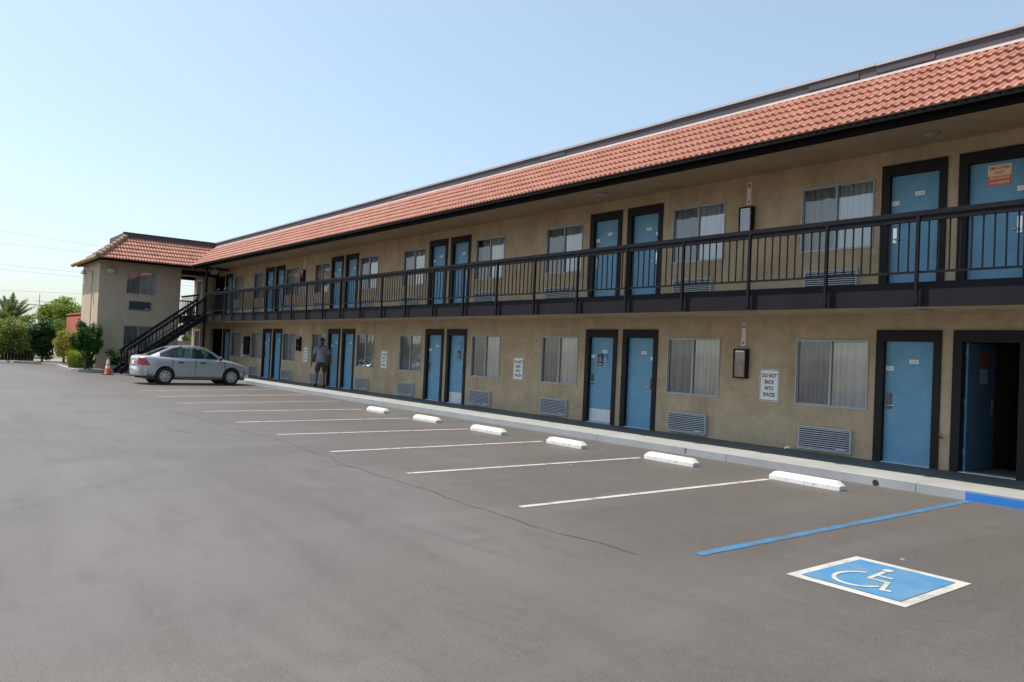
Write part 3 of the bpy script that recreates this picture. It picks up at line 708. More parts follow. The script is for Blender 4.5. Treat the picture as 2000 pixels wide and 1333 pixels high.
# ---- windows
def make_window(lv, x0, z0, w_, h_, P, curtain_seed, cm):
    """P(a, d, z): a along wall, d depth inward"""
    def bx(mb, a0, a1, d0, d1, z0_, z1_):
        v = [P(a, d, z) for z in (z0_, z1_) for d in (d0, d1) for a in (a0, a1)]
        mb.add(v, [(0, 2, 3, 1), (4, 5, 7, 6), (0, 1, 5, 4), (2, 6, 7, 3), (0, 4, 6, 2), (1, 3, 7, 5)])
    base = P(x0, 0, z0)
    g = MB(); t = .022
    bx(g, x0, x0 + t, -.018, .07, z0, z0 + h_); bx(g, x0 + w_ - t, x0 + w_, -.018, .07, z0, z0 + h_)
    bx(g, x0 + t, x0 + w_ - t, -.018, .07, z0, z0 + t); bx(g, x0 + t, x0 + w_ - t, -.018, .07, z0 + h_ - t, z0 + h_)
    fr = obj('window', g, M['alu'], motel, base)
    m = x0 + w_ * .49; sa, sb = x0 + t, x0 + w_ - t; za, zb_ = z0 + t, z0 + h_ - t
    g = MB(); bx(g, m - .018, m + .018, .002, .045, za, zb_); bx(g, sa, sa + .02, .012, .04, za, zb_); bx(g, sb - .02, sb, .02, .05, za, zb_)
    bx(g, sa + .02, m - .02, .012, .04, za, za + .02); bx(g, sa + .02, m - .02, .012, .04, zb_ - .02, zb_)
    bx(g, m + .02, sb - .02, .02, .05, za, za + .02); bx(g, m + .02, sb - .02, .02, .05, zb_ - .02, zb_)
    obj('sash', g, M['alu'], fr, base)
    g = MB(); g.quad(P(sa + .02, .03, za + .02), P(m - .02, .03, za + .02), P(m - .02, .03, zb_ - .02), P(sa + .02, .03, zb_ - .02)); obj('pane', g, M['glass'], fr, base)
    g = MB(); g.quad(P(m + .02, .036, za + .02), P(sb - .02, .036, za + .02), P(sb - .02, .036, zb_ - .02), P(m + .02, .036, zb_ - .02)); obj('pane', g, M['glass'], fr, base)
    g = MB(); g.quad(P(sa + .02, .016, za + .02), P(m - .02, .016, za + .02), P(m - .02, .016, zb_ - .02), P(sa + .02, .016, zb_ - .02)); obj('insect_screen', g, M['screen'], fr, base)
    # curtain: gathered folds
    rc = random.Random(curtain_seed); nseg = 150; g = MB(); ph = rc.uniform(0, 6); ph2 = rc.uniform(0, 6); rows = 7; cv = []
    gap = rc.choice([0, 0, .05, .10, .17])
    for j in range(rows + 1):
        zz = za - .05 + (zb_ - za + .1) * j / rows
        for i in range(nseg + 1):
            a = sa + gap - .03 + (sb - sa - gap + .06) * i / nseg
            k = 1 - .35 * j / rows
            w1 = a * 27 + ph + 1.6 * math.sin(a * 5 + ph2) + .8 * math.sin(a * 11.7 + ph)
            dd = .062 + k * (.13 * (1 - abs(math.sin(w1))) ** 2.2 + .012 * math.sin(a * 19 + ph2)) + .004 * math.sin(a * 83)
            cv.append(P(a + .006 * math.sin(j + i * .2), dd, zz))
    g.add(cv, [(j * (nseg + 1) + i, j * (nseg + 1) + i + 1, (j + 1) * (nseg + 1) + i + 1, (j + 1) * (nseg + 1) + i) for j in range(rows) for i in range(nseg)])
    obj('curtain', g, cm, fr, base, smooth=80)
    return fr
PW = lambda a, d, z: (a, WY + d, z)
for lv in (0, 1):
    for i, x in enumerate(WINX):
        make_window(lv, x, WZ + UP * lv, WINW, WINH, PW, i * 3 + lv * 50, M['curtain2'] if (i * 7 + lv * 3) % 4 == 0 else M['curtain'])
PS = lambda a, d, z: (SX - d, a, z)
for i, (y, z) in enumerate(swin): make_window(0, y, z, 1.30, 1.12, PS, 200 + i, M['curtain'])
# ---- air conditioners
def make_ac(x0, z0, w_, h_, P, slat, name='air_conditioner'):
    def bx(mb, a0, a1, d0, d1, z0_, z1_):
        v = [P(a, d, z) for z in (z0_, z1_) for d in (d0, d1) for a in (a0, a1)]
        mb.add(v, [(0, 2, 3, 1), (4, 5, 7, 6), (0, 1, 5, 4), (2, 6, 7, 3), (0, 4, 6, 2), (1, 3, 7, 5)])
    base = P(x0, 0, z0); g = MB(); t = .018
    bx(g, x0, x0 + t, -.075, 0.02, z0, z0 + h_); bx(g, x0 + w_ - t, x0 + w_, -.075, 0.02, z0, z0 + h_); bx(g, x0 + t, x0 + w_ - t, -.075, .02, z0, z0 + t); bx(g, x0 + t, x0 + w_ - t, -.075, .02, z0 + h_ - t, z0 + h_)
    ac = obj(name, g, slat, motel, base)
    g = MB(); bx(g, x0 + t, x0 + w_ - t, -.03, -.02, z0 + t, z0 + h_ - t); obj('backing', g, M['acdark'], ac, base)
    g = MB(); n_ = 10
    for k in range(n_):
        zz = z0 + t + (h_ - 2 * t) * (k + .5) / n_; hh = (h_ - 2 * t) / n_ * .20
        bx(g, x0 + t, x0 + w_ - t, -.070, -.056, zz - hh, zz + hh)
    obj('grille', g, slat, ac, base)
    g = MB(); bx(g, x0 + w_ * .74, x0 + w_ * .95, -.079, -.0755, z0 + .035, z0 + .075); obj('badge', g, M['acwhite'], ac, base)
    g = MB(); bx(g, x0 + w_ * .91, x0 + w_ * .945, -.0815, -.0795, z0 + .045, z0 + .062); obj('knob', g, M['black'], ac, base)
    return ac
for lv in (0, 1):
    for x in ACX: make_ac(x, .205 + 2.705 * lv, AC_W, AC_H, PW, M['acwhite'])
make_ac(8.37, 2.97, .94, .40, PS, M['acblue']); make_ac(8.4, .3, .94, .40, PS, M['acblue'])
# ---- doors
NUM = {(-5.675, 0): '13'}
def make_door(x, lv, lock, open_=False, kick=False, acc=0, poster=False, small=True):
    z0 = .15 + 2.68 * lv; base = Vector((x, WY, z0)); yd = WY + .085
    g = MB(); g.box(-DW / 2, DW / 2, -.02, .02, .012, DH - .006)
    steel = M['steel'] if lv == 1 else M['brass']
    leaf = MB(); leaf.v = [(p[0] + x, p[1] + yd, p[2] + z0) for p in g.v]; leaf.f = g.f; leaf.m = g.m
    d = obj('door', leaf, M['blue'], motel, base)
    # frame: jambs, head and stops
    g = MB(); a, b = x - DW / 2 - FR_L, x + DW / 2 + FR_R
    g.box(a, x - DW / 2 - .022, WY - .022, WY + .01, z0 - .01, z0 + DH + FR_T); g.box(x + DW / 2 + .022, b, WY - .022, WY + .01, z0 - .01, z0 + DH + FR_T); g.box(x - DW / 2 - .022, x + DW / 2 + .022, WY - .022, WY + .01, z0 + DH + .004, z0 + DH + FR_T)
    g.box(x - DW / 2 - .022, x - DW / 2 - .002, WY - .0215, WY + .155, z0, z0 + DH + .004); g.box(x + DW / 2 + .002, x + DW / 2 + .022, WY - .0215, WY + .155, z0, z0 + DH + .004); g.box(x - DW / 2 - .002, x + DW / 2 + .002, WY - .02, WY + .155, z0 + DH - .004, z0 + DH + .0035)
    fr = obj('door_frame', g, M['dark'], d, base)
    g = MB(); g.box(x - DW / 2, x + DW / 2, WY - .015, WY + .15, z0 - .005, z0 + .012); obj('threshold', g, M['kick'] if lv == 0 else M['dark'], d, base)
    yf = yd - .02
    lx = x + lock * (DW / 2 - .075)
    g = MB(); g.bevbox(lx - .035, lx + .035, yf - .018, yf + .001, z0 + .86, z0 + 1.11, .006); obj('lock_plate', g, steel, d, base)
    g = MB(); g.tube([(lx, yf - .015, z0 + .92), (lx, yf - .055, z0 + .92), (lx - lock * .11, yf - .055, z0 + .92)], .011, 8); obj('handle', g, M['steel'], d, base, smooth=50)
    # room plate by the leaf edge and name plate in the middle, peephole
    px_ = x + lock * (DW / 2 - .065); g = MB(); g.box(px_ - .06, px_ + .06, yf - .004, yf, z0 + 1.475, z0 + 1.55); pl = obj('room_plate', g, M['white'], d, base)
    if (round(x, 3), lv) in NUM:
        g = MB(); addtext(g, NUM[(round(x, 3), lv)], .055, (px_, yf - .0055, z0 + 1.513)); obj('lettering', g, M['black'], pl, base) if False else obj('number', g, M['black'], d, base)
    if not poster:
        g = MB(); g.box(x - .01, x + .135, yf - .004, yf, z0 + 1.60, z0 + 1.665); obj('name_plate', g, M['white'], d, base)
        g = MB()
        for k in range(5): g.box(x + .012 + k * .022, x + .026 + k * .022, yf - .0055, yf - .0042, z0 + 1.62, z0 + 1.645)
        obj('plate_marks', g, M['gauge'], d, base)
        g = MB(); g.lathe([(0, -.006), (.009, -.006), (.011, 0)], (x + .06, yf, z0 + 1.55), 'y', 10); obj('peephole', g, M['brass'], d, base)
    if kick:
        g = MB(); g.box(x - DW / 2 + .01, x + DW / 2 - .01, yf - .003, yf - .0005, z0 + .03, z0 + .315); obj('kick_plate', g, M['kick'], d, base)
    if acc:
        cx = x + (-.08 if acc == 1 else .06); g = MB(); z1_ = z0 + (1.30 if acc == 1 else 1.24)
        g.box(cx - .085, cx + .085, yf - .004, yf, z1_, z1_ + .27); obj('accessible_plate', g, M['black'], d, base)
        g = MB(); isa(g, lambda u, v, z: (cx - .085 + u * .17, yf - .005 - z, z1_ + .075 + v * .19), .0005); g.box(cx - .055, cx + .055, yf - .0055, yf - .0042, z1_ + .03, z1_ + .048); obj('accessible_symbol', g, M['white'], d, base)
        c2, z2 = (x + .095, z0 + 1.37) if acc == 1 else (x + .09, z0 + 1.56)
        g = MB(); g.box(c2 - .075, c2 + .075, yf - .004, yf, z2, z2 + .19); obj('accessible_sticker', g, M['signblue'], d, base)
        g = MB(); isa(g, lambda u, v, z: (c2 - .075 + u * .15, yf - .005 - z, z2 + v * .19), .0005); obj('accessible_symbol', g, M['white'], d, base)
    if poster:
        a, b, zt = x - .14, x + .17, z0 + 1.90; px0 = (a + b) / 2
        g = MB(); g.box(a, b, yf - .004, yf, zt - .165, zt); obj('notice', g, M['cream'], d, base)
        g = MB(); g.box(a, b, yf - .0045, yf, zt - .31, zt - .1655); obj('notice', g, M['orangered'], d, base)
        g = MB(); addtext(g, 'EMPLOYEES', .062, (px0, yf - .0055, zt - .05), sx=.82, offset=.002); obj('lettering', g, M['orangered'], d, base); g = MB(); addtext(g, 'ONLY', .062, (px0, yf - .0055, zt - .12), sx=.82, offset=.002); obj('lettering', g, M['orangered'], d, base)
        g = MB(); addtext(g, 'EMPLEADOS', .058, (px0, yf - .006, zt - .20), sx=.82, offset=.002); obj('lettering', g, M['cream'], d, base); g = MB(); addtext(g, 'UNICAMENTE', .055, (px0, yf - .006, zt - .268), sx=.78, offset=.002); obj('lettering', g, M['cream'], d, base)
    return d
for lv in (0, 1):
    for i, (x, s) in enumerate(DOORS):
        if lv == 0 and i == 1: continue
        kick = lv == 0 and i in (2, 5); acc = {2: 1, 5: 2}.get(i, 0) if lv == 0 else 0
        make_door(x, lv, s, kick=kick, acc=acc, poster=(lv == 1 and i == 1))
for lv in (0, 1):
    z0 = .15 + 2.68 * lv; base = Vector((-43.1, WY, z0)); g = MB(); g.box(-43.5, -42.7, WY - .03, WY - .005, z0, z0 + 2.0)
    d = obj('door', g, M['dark'], motel, base); d['label'] = 'dark service door in a white frame'
    g = MB(); g.box(-43.62, -43.502, WY - .045, WY - .002, z0, z0 + 2.12); g.box(-42.698, -42.58, WY - .045, WY - .002, z0, z0 + 2.12); g.box(-43.502, -42.698, WY - .045, WY - .002, z0 + 2.002, z0 + 2.12); obj('door_frame', g, M['white'], d, base)
    g = MB(); g.tube([(-42.8, WY - .03, z0 + 1), (-42.8, WY - .08, z0 + 1), (-42.9, WY - .08, z0 + 1)], .012, 6); obj('handle', g, M['steel'], d, base)
# the open store room door, built in place about its hinge
x = DOORS[1][0]; z0 = .15; hx_, hy_ = x - DW / 2 + .01, WY + .14; th = R(82)
base = Vector((x, WY, z0)); rot = Matrix.Translation((hx_, hy_, 0)) @ Matrix.Rotation(th, 4, 'Z')
def rbox(*a):
    q = MB().box(*a); q.v = [tuple(rot @ Vector(p)) for p in q.v]; return q
dm = rbox(0, DW, -.02, .02, z0 + .012, z0 + DH - .006); dm.m = [0, 0, 1, 1, 0, 0]
d = obj('door', dm, [M['blue'], M['navy']], motel, base); d['label'] = 'blue store room door standing open inwards'
g = MB(); a, b = x - DW / 2 - FR_L, x + DW / 2 + FR_R + .3
g.box(a, x - DW / 2 - .022, WY - .022, WY + .01, z0 - .01, z0 + DH + FR_T); g.box(x + DW / 2 + .022, x + DW / 2 + FR_R, WY - .022, WY + .01, z0 - .01, z0 + DH + FR_T); g.box(x - DW / 2 - .022, x + DW / 2 + .022, WY - .022, WY + .01, z0 + DH + .004, z0 + DH + FR_T)
g.box(x - DW / 2 - .022, x - DW / 2 - .002, WY - .0215, WY + .155, z0, z0 + DH + .004); g.box(x + DW / 2 + .002, x + DW / 2 + .022, WY - .0215, WY + .155, z0, z0 + DH + .004)
obj('door_frame', g, M['dark'], d, base)
g = MB(); g.box(x - DW / 2, x + DW / 2, WY - .015, WY + .15, z0 - .005, z0 + .012); obj('threshold', g, M['kick'], d, base)
obj('notice', rbox(.32, .56, -.024, -.0205, z0 + 1.58, z0 + 1.84), M['shadenotice'], d, base)
obj('paper_notice', rbox(.33, .53, -.024, -.0205, z0 + 1.33, z0 + 1.56), M['gauge'], d, base)
obj('lock_plate', rbox(.68, .73, -.03, -.0205, z0 + .85, z0 + 1.10), M['steel'], d, base)
obj('handle', rbox(.58, .70, -.055, -.04, z0 + .90, z0 + .925), M['steel'], d, base)
g = MB()
for zz in (.25, 1.0, 1.75): q = rbox(-.02, .02, .01, .035, z0 + zz, z0 + zz + .1); g.add(q.v, q.f)
obj('hinge', g, M['steel'], d, base)

# ------------------------------------------------------------------ things fixed to the motel
def sign(x, lb):
    t = thing('parking_sign', lb, 'sign', (x, WY - .003, 1.265), group='do not back into spaces signs on the motel wall')
    def rr_(mb, w_, h_, y, r=.03):
        pts = []
        for cx, cz, a0 in ((w_ / 2 - r, h_ / 2 - r, 0), (-w_ / 2 + r, h_ / 2 - r, 90), (-w_ / 2 + r, -h_ / 2 + r, 180), (w_ / 2 - r, -h_ / 2 + r, 270)):
            for k in range(5): t_ = R(a0 + 22.5 * k); pts.append((cx + r * math.cos(t_), y, cz + r * math.sin(t_)))
        n_ = len(pts); mb.add(pts + [(p[0], y + .002, p[2]) for p in pts], [tuple(range(n_))] + [(i, n_ + i, n_ + (i + 1) % n_, (i + 1) % n_) for i in range(n_)])
    g = MB(); rr_(g, .405, .59, -.004); obj('plate', g, M['white'], t)
    g = MB(); rr_(g, .385, .57, -.0052, .028); obj('border', g, M['black'], t)
    g = MB(); rr_(g, .362, .547, -.0064, .022); obj('face', g, M['white'], t)
    g = MB()
    for s_, z in (('DO NOT', .17), ('BACK', .055), ('INTO', -.06), ('SPACES', -.178)): g = MB(); addtext(g, s_, .098, (0, -.0078, z), sx=.72, offset=.0035, spacing=1.08); obj('lettering', g, M['black'], t)
    g = MB(); g.lathe([(0, -.01), (.007, -.009), (.009, -.0065)], (0, 0, .25), 'y', 8); g.lathe([(0, -.01), (.007, -.009), (.009, -.0065)], (0, 0, -.25), 'y', 8); obj('bolt', g, M['steel'], t)
sign(-8.14, 'nearest white DO NOT BACK INTO SPACES sign, right of the extinguisher cabinet')
sign(-15.475, 'white no-backing sign between two windows left of the blue door with a kick plate')
sign(-22.535, 'white no-backing parking sign on the wall right of the standing man, between two windows')
sign(-28.84, 'small white no-backing parking sign between a far extinguisher cabinet and the standing man')
sign(-35.98, 'farthest white no-backing parking sign, beside the brown panel box above the car bonnet')

def cabinet(x, z, w_, h_, lb):
    t = thing('extinguisher_cabinet', lb, 'extinguisher cabinet', (x, WY - .002, z), group='extinguisher cabinets on the motel wall')
    g = MB(); e = .028; dp = -.11
    g.box(0, e, dp, 0, 0, h_); g.box(w_ - e, w_, dp, 0, 0, h_); g.box(e, w_ - e, dp, 0, 0, e); g.box(e, w_ - e, dp, 0, h_ - e, h_); g.box(e, w_ - e, -.012, 0, e, h_ - e)
    obj('case', g, M['dark'], t)
    g = MB(); g.quad((e, dp + .008, e), (w_ - e, dp + .008, e), (w_ - e, dp + .008, h_ - e), (e, dp + .008, h_ - e)); obj('door_glass', g, M['glass'], t)
    g = MB(); c = (w_ / 2, -.058, e); r_ = .042
    g.lathe([(0, 0), (r_, .002), (r_, .25), (.035, .29), (.016, .31), (.016, .33), (0, .33)], c, 'z', 14); ex = obj('extinguisher', g, M['red'], t, smooth=40)
    g = MB(); g.box(w_ / 2 - .025, w_ / 2 + .025, -.093, -.087, e + .09, e + .21); obj('label_band', g, M['white'], t)
    g = MB(); g.bar((w_ / 2, -.065, e + .33), (w_ / 2 + .06, -.085, e + .375), .02, .012); g.tube([(w_ / 2, -.065, e + .33), (w_ / 2 - .05, -.08, e + .3), (w_ / 2 - .058, -.08, e + .12)], .009, 6); obj('valve', g, M['black'], t)
    g = MB(); g.box(e + .02, w_ - e - .02, dp + .002, dp + .006, h_ - e - .035, h_ - e - .008); obj('strip', g, M['white'], t)
cabinet(-8.87, 1.36, .28, .555, 'brown glazed fire extinguisher cabinet on the lower wall beside the readable parking sign')
cabinet(-8.87, 4.05, .28, .555, 'brown glazed extinguisher cabinet on the upper balcony wall between the two nearest window groups')
cabinet(-29.58, 1.40, .30, .55, 'far brown extinguisher cabinet on the lower wall left of a small parking sign')
cabinet(-29.52, 4.08, .30, .55, 'far brown extinguisher cabinet on the upper balcony wall between two windows')
def arrow_sign(x, z, lb):
    t = thing('extinguisher_sign', lb, 'sign', (x, WY - .002, z), group='fire extinguisher arrow signs')
    g = MB(); g.box(-.048, .048, -.004, 0, 0, .42); obj('plate', g, M['white'], t)
    g = MB(); g.box(-.036, .036, -.0055, -.0042, .335, .40); g.box(-.036, -.029, -.0055, -.0042, .075, .335); g.box(.029, .036, -.0055, -.0042, .075, .335)
    g.add([(-.036, -.005, .075), (.036, -.005, .075), (0, -.005, .018)], [(2, 1, 0)]); obj('border', g, M['red'], t)
    g = MB(); addtext(g, 'FIRE', .034, (0, -.0062, .368), sx=.8); obj('heading', g, M['white'], t)
    g = MB()
    for k, ch in enumerate('EXTINGUISHER'): addtext(g, ch, .026, (0, -.005, .322 - k * .0215), sx=.9)
    obj('lettering', g, M['red'], t)
arrow_sign(-8.73, 1.975, 'red and white arrow sign above the lower near extinguisher cabinet')
arrow_sign(-8.73, 4.655, 'red and white arrow sign above the upper near extinguisher cabinet')
arrow_sign(-29.43, 2.0, 'tiny red and white arrow sign above the lower far extinguisher cabinet')
arrow_sign(-29.37, 4.68, 'tiny red and white arrow sign above the upper far extinguisher cabinet')
t = thing('panel_box', 'tall brown metal panel box on the lower wall beside the farthest parking sign', 'panel box', (-35.6, WY - .002, 1.1))
g = MB(); g.bevbox(0, .54, -.13, 0, 0, .83, .01); obj('case', g, M['dark'], t); g = MB(); g.box(.03, .51, -.138, -.131, .03, .80); obj('cover', g, M['fascia'], t)
# lamps
t = thing('bulkhead_lamp', 'round grey bulkhead lamp with horizontal guard on the wing wall facing the lot', 'wall lamp', (SX + .002, 7.52, 4.72))
g = MB(); g.lathe([(.19, 0), (.19, .05), (.16, .09), (0, .10)], (0, 0, 0), 'x', 20); obj('body', g, M['gauge'], t, smooth=40)
g = MB(); g.bevbox(.085, .12, -.15, .15, -.03, .03, .01); obj('guard', g, M['white'], t)
t = thing('flood_lamp', 'small grey gooseneck flood lamp with conduit on the narrow end wall', 'wall lamp', (-41.6, SY0 - .002, 4.72))
g = MB(); g.tube([(0, 0, 0), (0, -.25, .05), (-.1, -.35, .02)], .025, 8); obj('arm', g, M['gauge'], t)
g = MB(); g.lathe([(.03, .12), (.07, .1), (.15, -.1), (.14, -.1), (0, 0)], (-.12, -.38, -.05), 'z', 16); obj('lamp_shade', g, M['gauge'], t, smooth=40)
g = MB(); g.tube([(0, -.02, 0), (0, -.02, -3.2)], .018, 6); obj('conduit', g, M['stucco2'], t)
for (x, y, z, lb) in ((-5.2, 11.9, 5.197, 'round flush soffit light under the eave above the employees only door'), (-11.95, 11.72, 5.197, 'round flush soffit light under the eave above the second upper door pair'), (-5.06, 11.55, 2.527, 'round flush light under the balcony above the store room door')):
    t = thing('soffit_light', lb, 'ceiling light', (x, y, z), group='flush soffit lights')
    g = MB(); g.lathe([(.13, 0), (.13, -.02), (.10, -.03)], (0, 0, 0), 'z', 20); obj('trim_ring', g, M['soffit'], t, smooth=40)
    g = MB(); g.lathe([(.10, -.03), (.06, -.045), (0, -.05)], (0, 0, 0), 'z', 20); obj('lens', g, M['gauge'], t, smooth=40)
t = thing('junction_box', 'pale square box hanging under the dark soffit above the stair landing', 'junction box', (-37.9, 11.6, 5.06))
g = MB(); g.bevbox(-.16, .16, -.12, .12, -.22, 0, .015); obj('case', g, M['gauge'], t); g = MB(); g.box(-.03, .03, -.03, .03, 0, .14); obj('stem', g, M['gauge'], t)
t = thing('hose_tap', 'small rusty brass hose tap on the wall between the near door and store room', 'tap', (-5.145, WY, .64))
g = MB(); g.tube([(0, .01, 0), (0, -.07, 0), (0, -.10, -.035)], .012, 8); obj('spout', g, M['brass'], t); g = MB(); g.lathe([(.0, .045), (.03, .045), (.03, .055), (0, .055)], (0, -.06, 0), 'z', 10); g.tube([(0, -.06, 0), (0, -.06, .05)], .006, 6); obj('wheel_handle', g, M['red'], t)
# crumpled paper by the wall
bm = bmesh.new(); bmesh.ops.create_icosphere(bm, subdivisions=2, radius=.07)
for q in bm.verts: q.co *= rr.uniform(.6, 1.25); q.co.z *= .55
o = obj('paper_scrap', MB().addbm(bm), M['white'], base=(0, 0, 0)); o.location = (-7.63, 12.36, .19); tag(o, 'crumpled white paper lying on the walkway by the nearest air conditioner', 'litter')
# hand truck and bin in the dark store room
t = thing('hand_truck', 'dark hand truck standing inside the open store room', 'hand truck', (-4.55, 13.9, .152), R(-20))
g = MB(); g.tube([(-.2, 0, .1), (-.2, .12, 1.2), (-.1, .16, 1.3), (.1, .16, 1.3), (.2, .12, 1.2), (.2, 0, .1)], .018, 8)
for zz in (.35, .7, 1.0): g.bar((-.2, zz * .11, zz), (.2, zz * .11, zz), .03, .02)
obj('frame', g, M['iron'], t); g = MB(); g.box(-.22, .22, -.25, 0, .02, .035); obj('toe_plate', g, M['iron'], t)
for s_ in (-1, 1):
    g = MB(); g.lathe([(.03, -.03), (.11, -.03), (.125, 0), (.11, .03), (.03, .03)], (s_ * .26, .1, .125), 'x', 16); obj('wheel', g, M['rubber'], t, smooth=40)
t = thing('laundry_bin', 'grey laundry bin in the back of the dark store room', 'bin', (-3.85, 14.1, .152))
g = MB(); g.add([(-.3, -.35, .15), (.3, -.35, .15), (.3, .35, .15), (-.3, .35, .15), (-.38, -.42, .85), (.38, -.42, .85), (.38, .42, .85), (-.38, .42, .85)], [(3, 2, 1, 0), (0, 1, 5, 4), (1, 2, 6, 5), (2, 3, 7, 6), (3, 0, 4, 7)]); obj('tub', g, M['acblue'], t)
g = MB(); g.box(-.4, .4, -.44, -.40, .83, .88); g.box(-.4, .4, .40, .44, .83, .88); g.box(-.42, -.38, -.40, .40, .83, .88); g.box(.38, .42, -.40, .40, .83, .88); obj('rim', g, M['gauge'], t)
for a in (-1, 1):
    for b in (-1, 1): g = MB(); g.lathe([(.0, -.02), (.06, -.02), (.06, .02), (0, .02)], (a * .25, b * .3, .06), 'x', 12); obj('caster', g, M['rubber'], t)
# pigeons on the balcony rail
for i, (x, rz, lb) in enumerate(((-34.45, .4, 'dark pigeon perched on the far balcony rail, the leftmost of the three'), (-33.45, 2.2, 'dark pigeon on the far balcony rail between the other two'), (-32.6, -.6, 'dark hunched pigeon on the far balcony rail, rightmost of the three'))):
    t = thing('pigeon', lb, 'bird', (x, RY, 3.80), rz, 'pigeons perched on the balcony rail')
    V = [(-.19, 0, .06), (-.10, 0, .10), (0, 0, .13), (.07, 0, .16), (.10, 0, .21), (.125, 0, .245), (.17, 0, .24)]
    t.scale = (.62, .62, .62)
    me = skin(V, [(k, k + 1) for k in range(6)], [(.028, .01), (.045, .03), (.065, .06), (.055, .06), (.03, .03), (.03, .03), (.006, .006)], 2, 2); obj('body', me, M['pigeon'], t)
    g = MB()
    for s_ in (-1, 1): g.tube([(.01, s_ * .025, .09), (.02, s_ * .025, 0.004)], .006, 5); g.tube([(-.01, s_ * .025, .005), (.05, s_ * .025, .005)], .006, 5)
    obj('legs', g, M['red'], t)

# ------------------------------------------------------------------ the car (nose along local +x)
car = thing('parked_car', 'silver four door sedan parked nose in towards the motel walkway', 'car', (-29.95, 8.55, 0.002), R(92))
car.scale = (.93, .97, .99)
L_F, L_R = 2.12, -2.20
ST = [  # x, half width, z bottom, z top, crown half-width at top
    (-2.20, .60, .42, .86, .50), (-2.17, .70, .34, .97, .60), (-2.08, .775, .29, 1.015, .66), (-1.85, .815, .26, 1.025, .68), (-1.60, .83, .24, 1.02, .68), (-1.30, .838, .165, .99, .70), (-.95, .842, .165, .975, .72),
    (-.5, .845, .165, .965, .73), (0, .845, .165, .955, .73), (.45, .843, .165, .945, .72), (.85, .838, .165, .94, .70), (1.10, .832, .165, .925, .68), (1.40, .822, .165, .88, .66), (1.70, .80, .22, .80, .62), (1.92, .75, .23, .715, .55), (2.05, .66, .25, .64, .46), (2.12, .52, .30, .56, .36)]
def body_section(x, hw, zb_, zt, ct):
    pts = [(.0, zb_), (hw * .80, zb_), (hw * .965, zb_ + .06), (hw * .995, zb_ + .18), (hw, zb_ + (zt - zb_) * .48), (hw * .985, zb_ + (zt - zb_) * .70), (hw * .955, zt - .06), (hw * .90, zt - .015), (ct * .80, zt + .008), (ct * .4, zt + .022), (0, zt + .027)]
    full = pts + [(-a, b) for a, b in pts[-2:0:-1]]
    return [(x, a, b) for a, b in full]
bm = bmesh.new(); prev = None
for s_ in ST:
    ring = [bm.verts.new(p) for p in body_section(*s_)]
    if prev:
        n_ = len(ring)
        for k in range(n_): bm.faces.new((prev[k], prev[(k + 1) % n_], ring[(k + 1) % n_], ring[k]))
    else: bm.faces.new(ring[::-1])
    prev = ring
bm.faces.new(prev)
bmesh.ops.recalc_face_normals(bm, faces=bm.faces[:])
me = bpy.data.meshes.new('b'); bm.to_mesh(me); bm.free()
bo = bpy.data.objects.new('b', me); COL.objects.link(bo)
WX = (1.27, -1.27); WR = .305
ms = bo.modifiers.new('s', 'SUBSURF'); ms.levels = ms.render_levels = 1
cutters = []
for wx in WX:
    c = MB(); nn = 32
    c.lathe([(.0, -.95), (.365, -.95), (.365, -.52), (0, -.52)], (wx, 0, WR + .01), 'y', nn); c.lathe([(.0, .52), (.365, .52), (.365, .95), (0, .95)], (wx, 0, WR + .01), 'y', nn)
    mm = bpy.data.meshes.new('c'); mm.from_pydata(c.v, [], c.f)
    b2 = bmesh.new(); b2.from_mesh(mm); bmesh.ops.remove_doubles(b2, verts=b2.verts[:], dist=1e-5); bmesh.ops.recalc_face_normals(b2, faces=b2.faces[:]); b2.to_mesh(mm); b2.free()
    co_ = bpy.data.objects.new('c', mm); COL.objects.link(co_); cutters.append(co_)
    mo = bo.modifiers.new('b', 'BOOLEAN'); mo.object = co_; mo.operation = 'DIFFERENCE'; mo.solver = 'EXACT'
dg = bpy.context.evaluated_depsgraph_get(); dg.update()
bme = bpy.data.meshes.new_from_object(bo.evaluated_get(dg))
for q in cutters + [bo]: bpy.data.objects.remove(q)
bme.shade_smooth(); bme.set_sharp_from_angle(angle=R(35))
body = obj('body', bme, M['paint'], car)
# cabin shell: lower edge (belt) to roof
CB = [(-1.78, 1.02, 1.02, .60, .64), (-1.45, 1.00, 1.16, .56, .70), (-1.05, .98, 1.33, .54, .735), (-.70, .97, 1.405, .55, .742), (-.25, .96, 1.43, .56, .745), (.12, .955, 1.415, .555, .742), (.38, .95, 1.345, .56, .735), (.72, .94, 1.14, .60, .715), (1.02, .925, .95, .66, .69)]
def lerp(a, b, t): return a + (b - a) * t
def cab(x):
    for i in range(len(CB) - 1):
        if CB[i][0] <= x <= CB[i + 1][0]:
            t = (x - CB[i][0]) / (CB[i + 1][0] - CB[i][0]); return [lerp(a, b, t) for a, b in zip(CB[i], CB[i + 1])]
g = MB(); secs = []
for (x, zb_, zt, ht, hb) in CB:
    dz = max(zt - zb_, .002)
    secs.append([(x, hb + .03, zb_ - .03), (x, hb, zb_), (x, lerp(hb, ht, .85), zb_ + dz * .85), (x, ht - .03, zb_ + dz * .965), (x, ht * .75, zt), (x, 0, zt + .012), (x, -ht * .75, zt), (x, -ht + .03, zb_ + dz * .965), (x, -lerp(hb, ht, .85), zb_ + dz * .85), (x, -hb, zb_), (x, -hb - .03, zb_ - .03)])
for s_ in secs: g.v += s_
n_ = 11
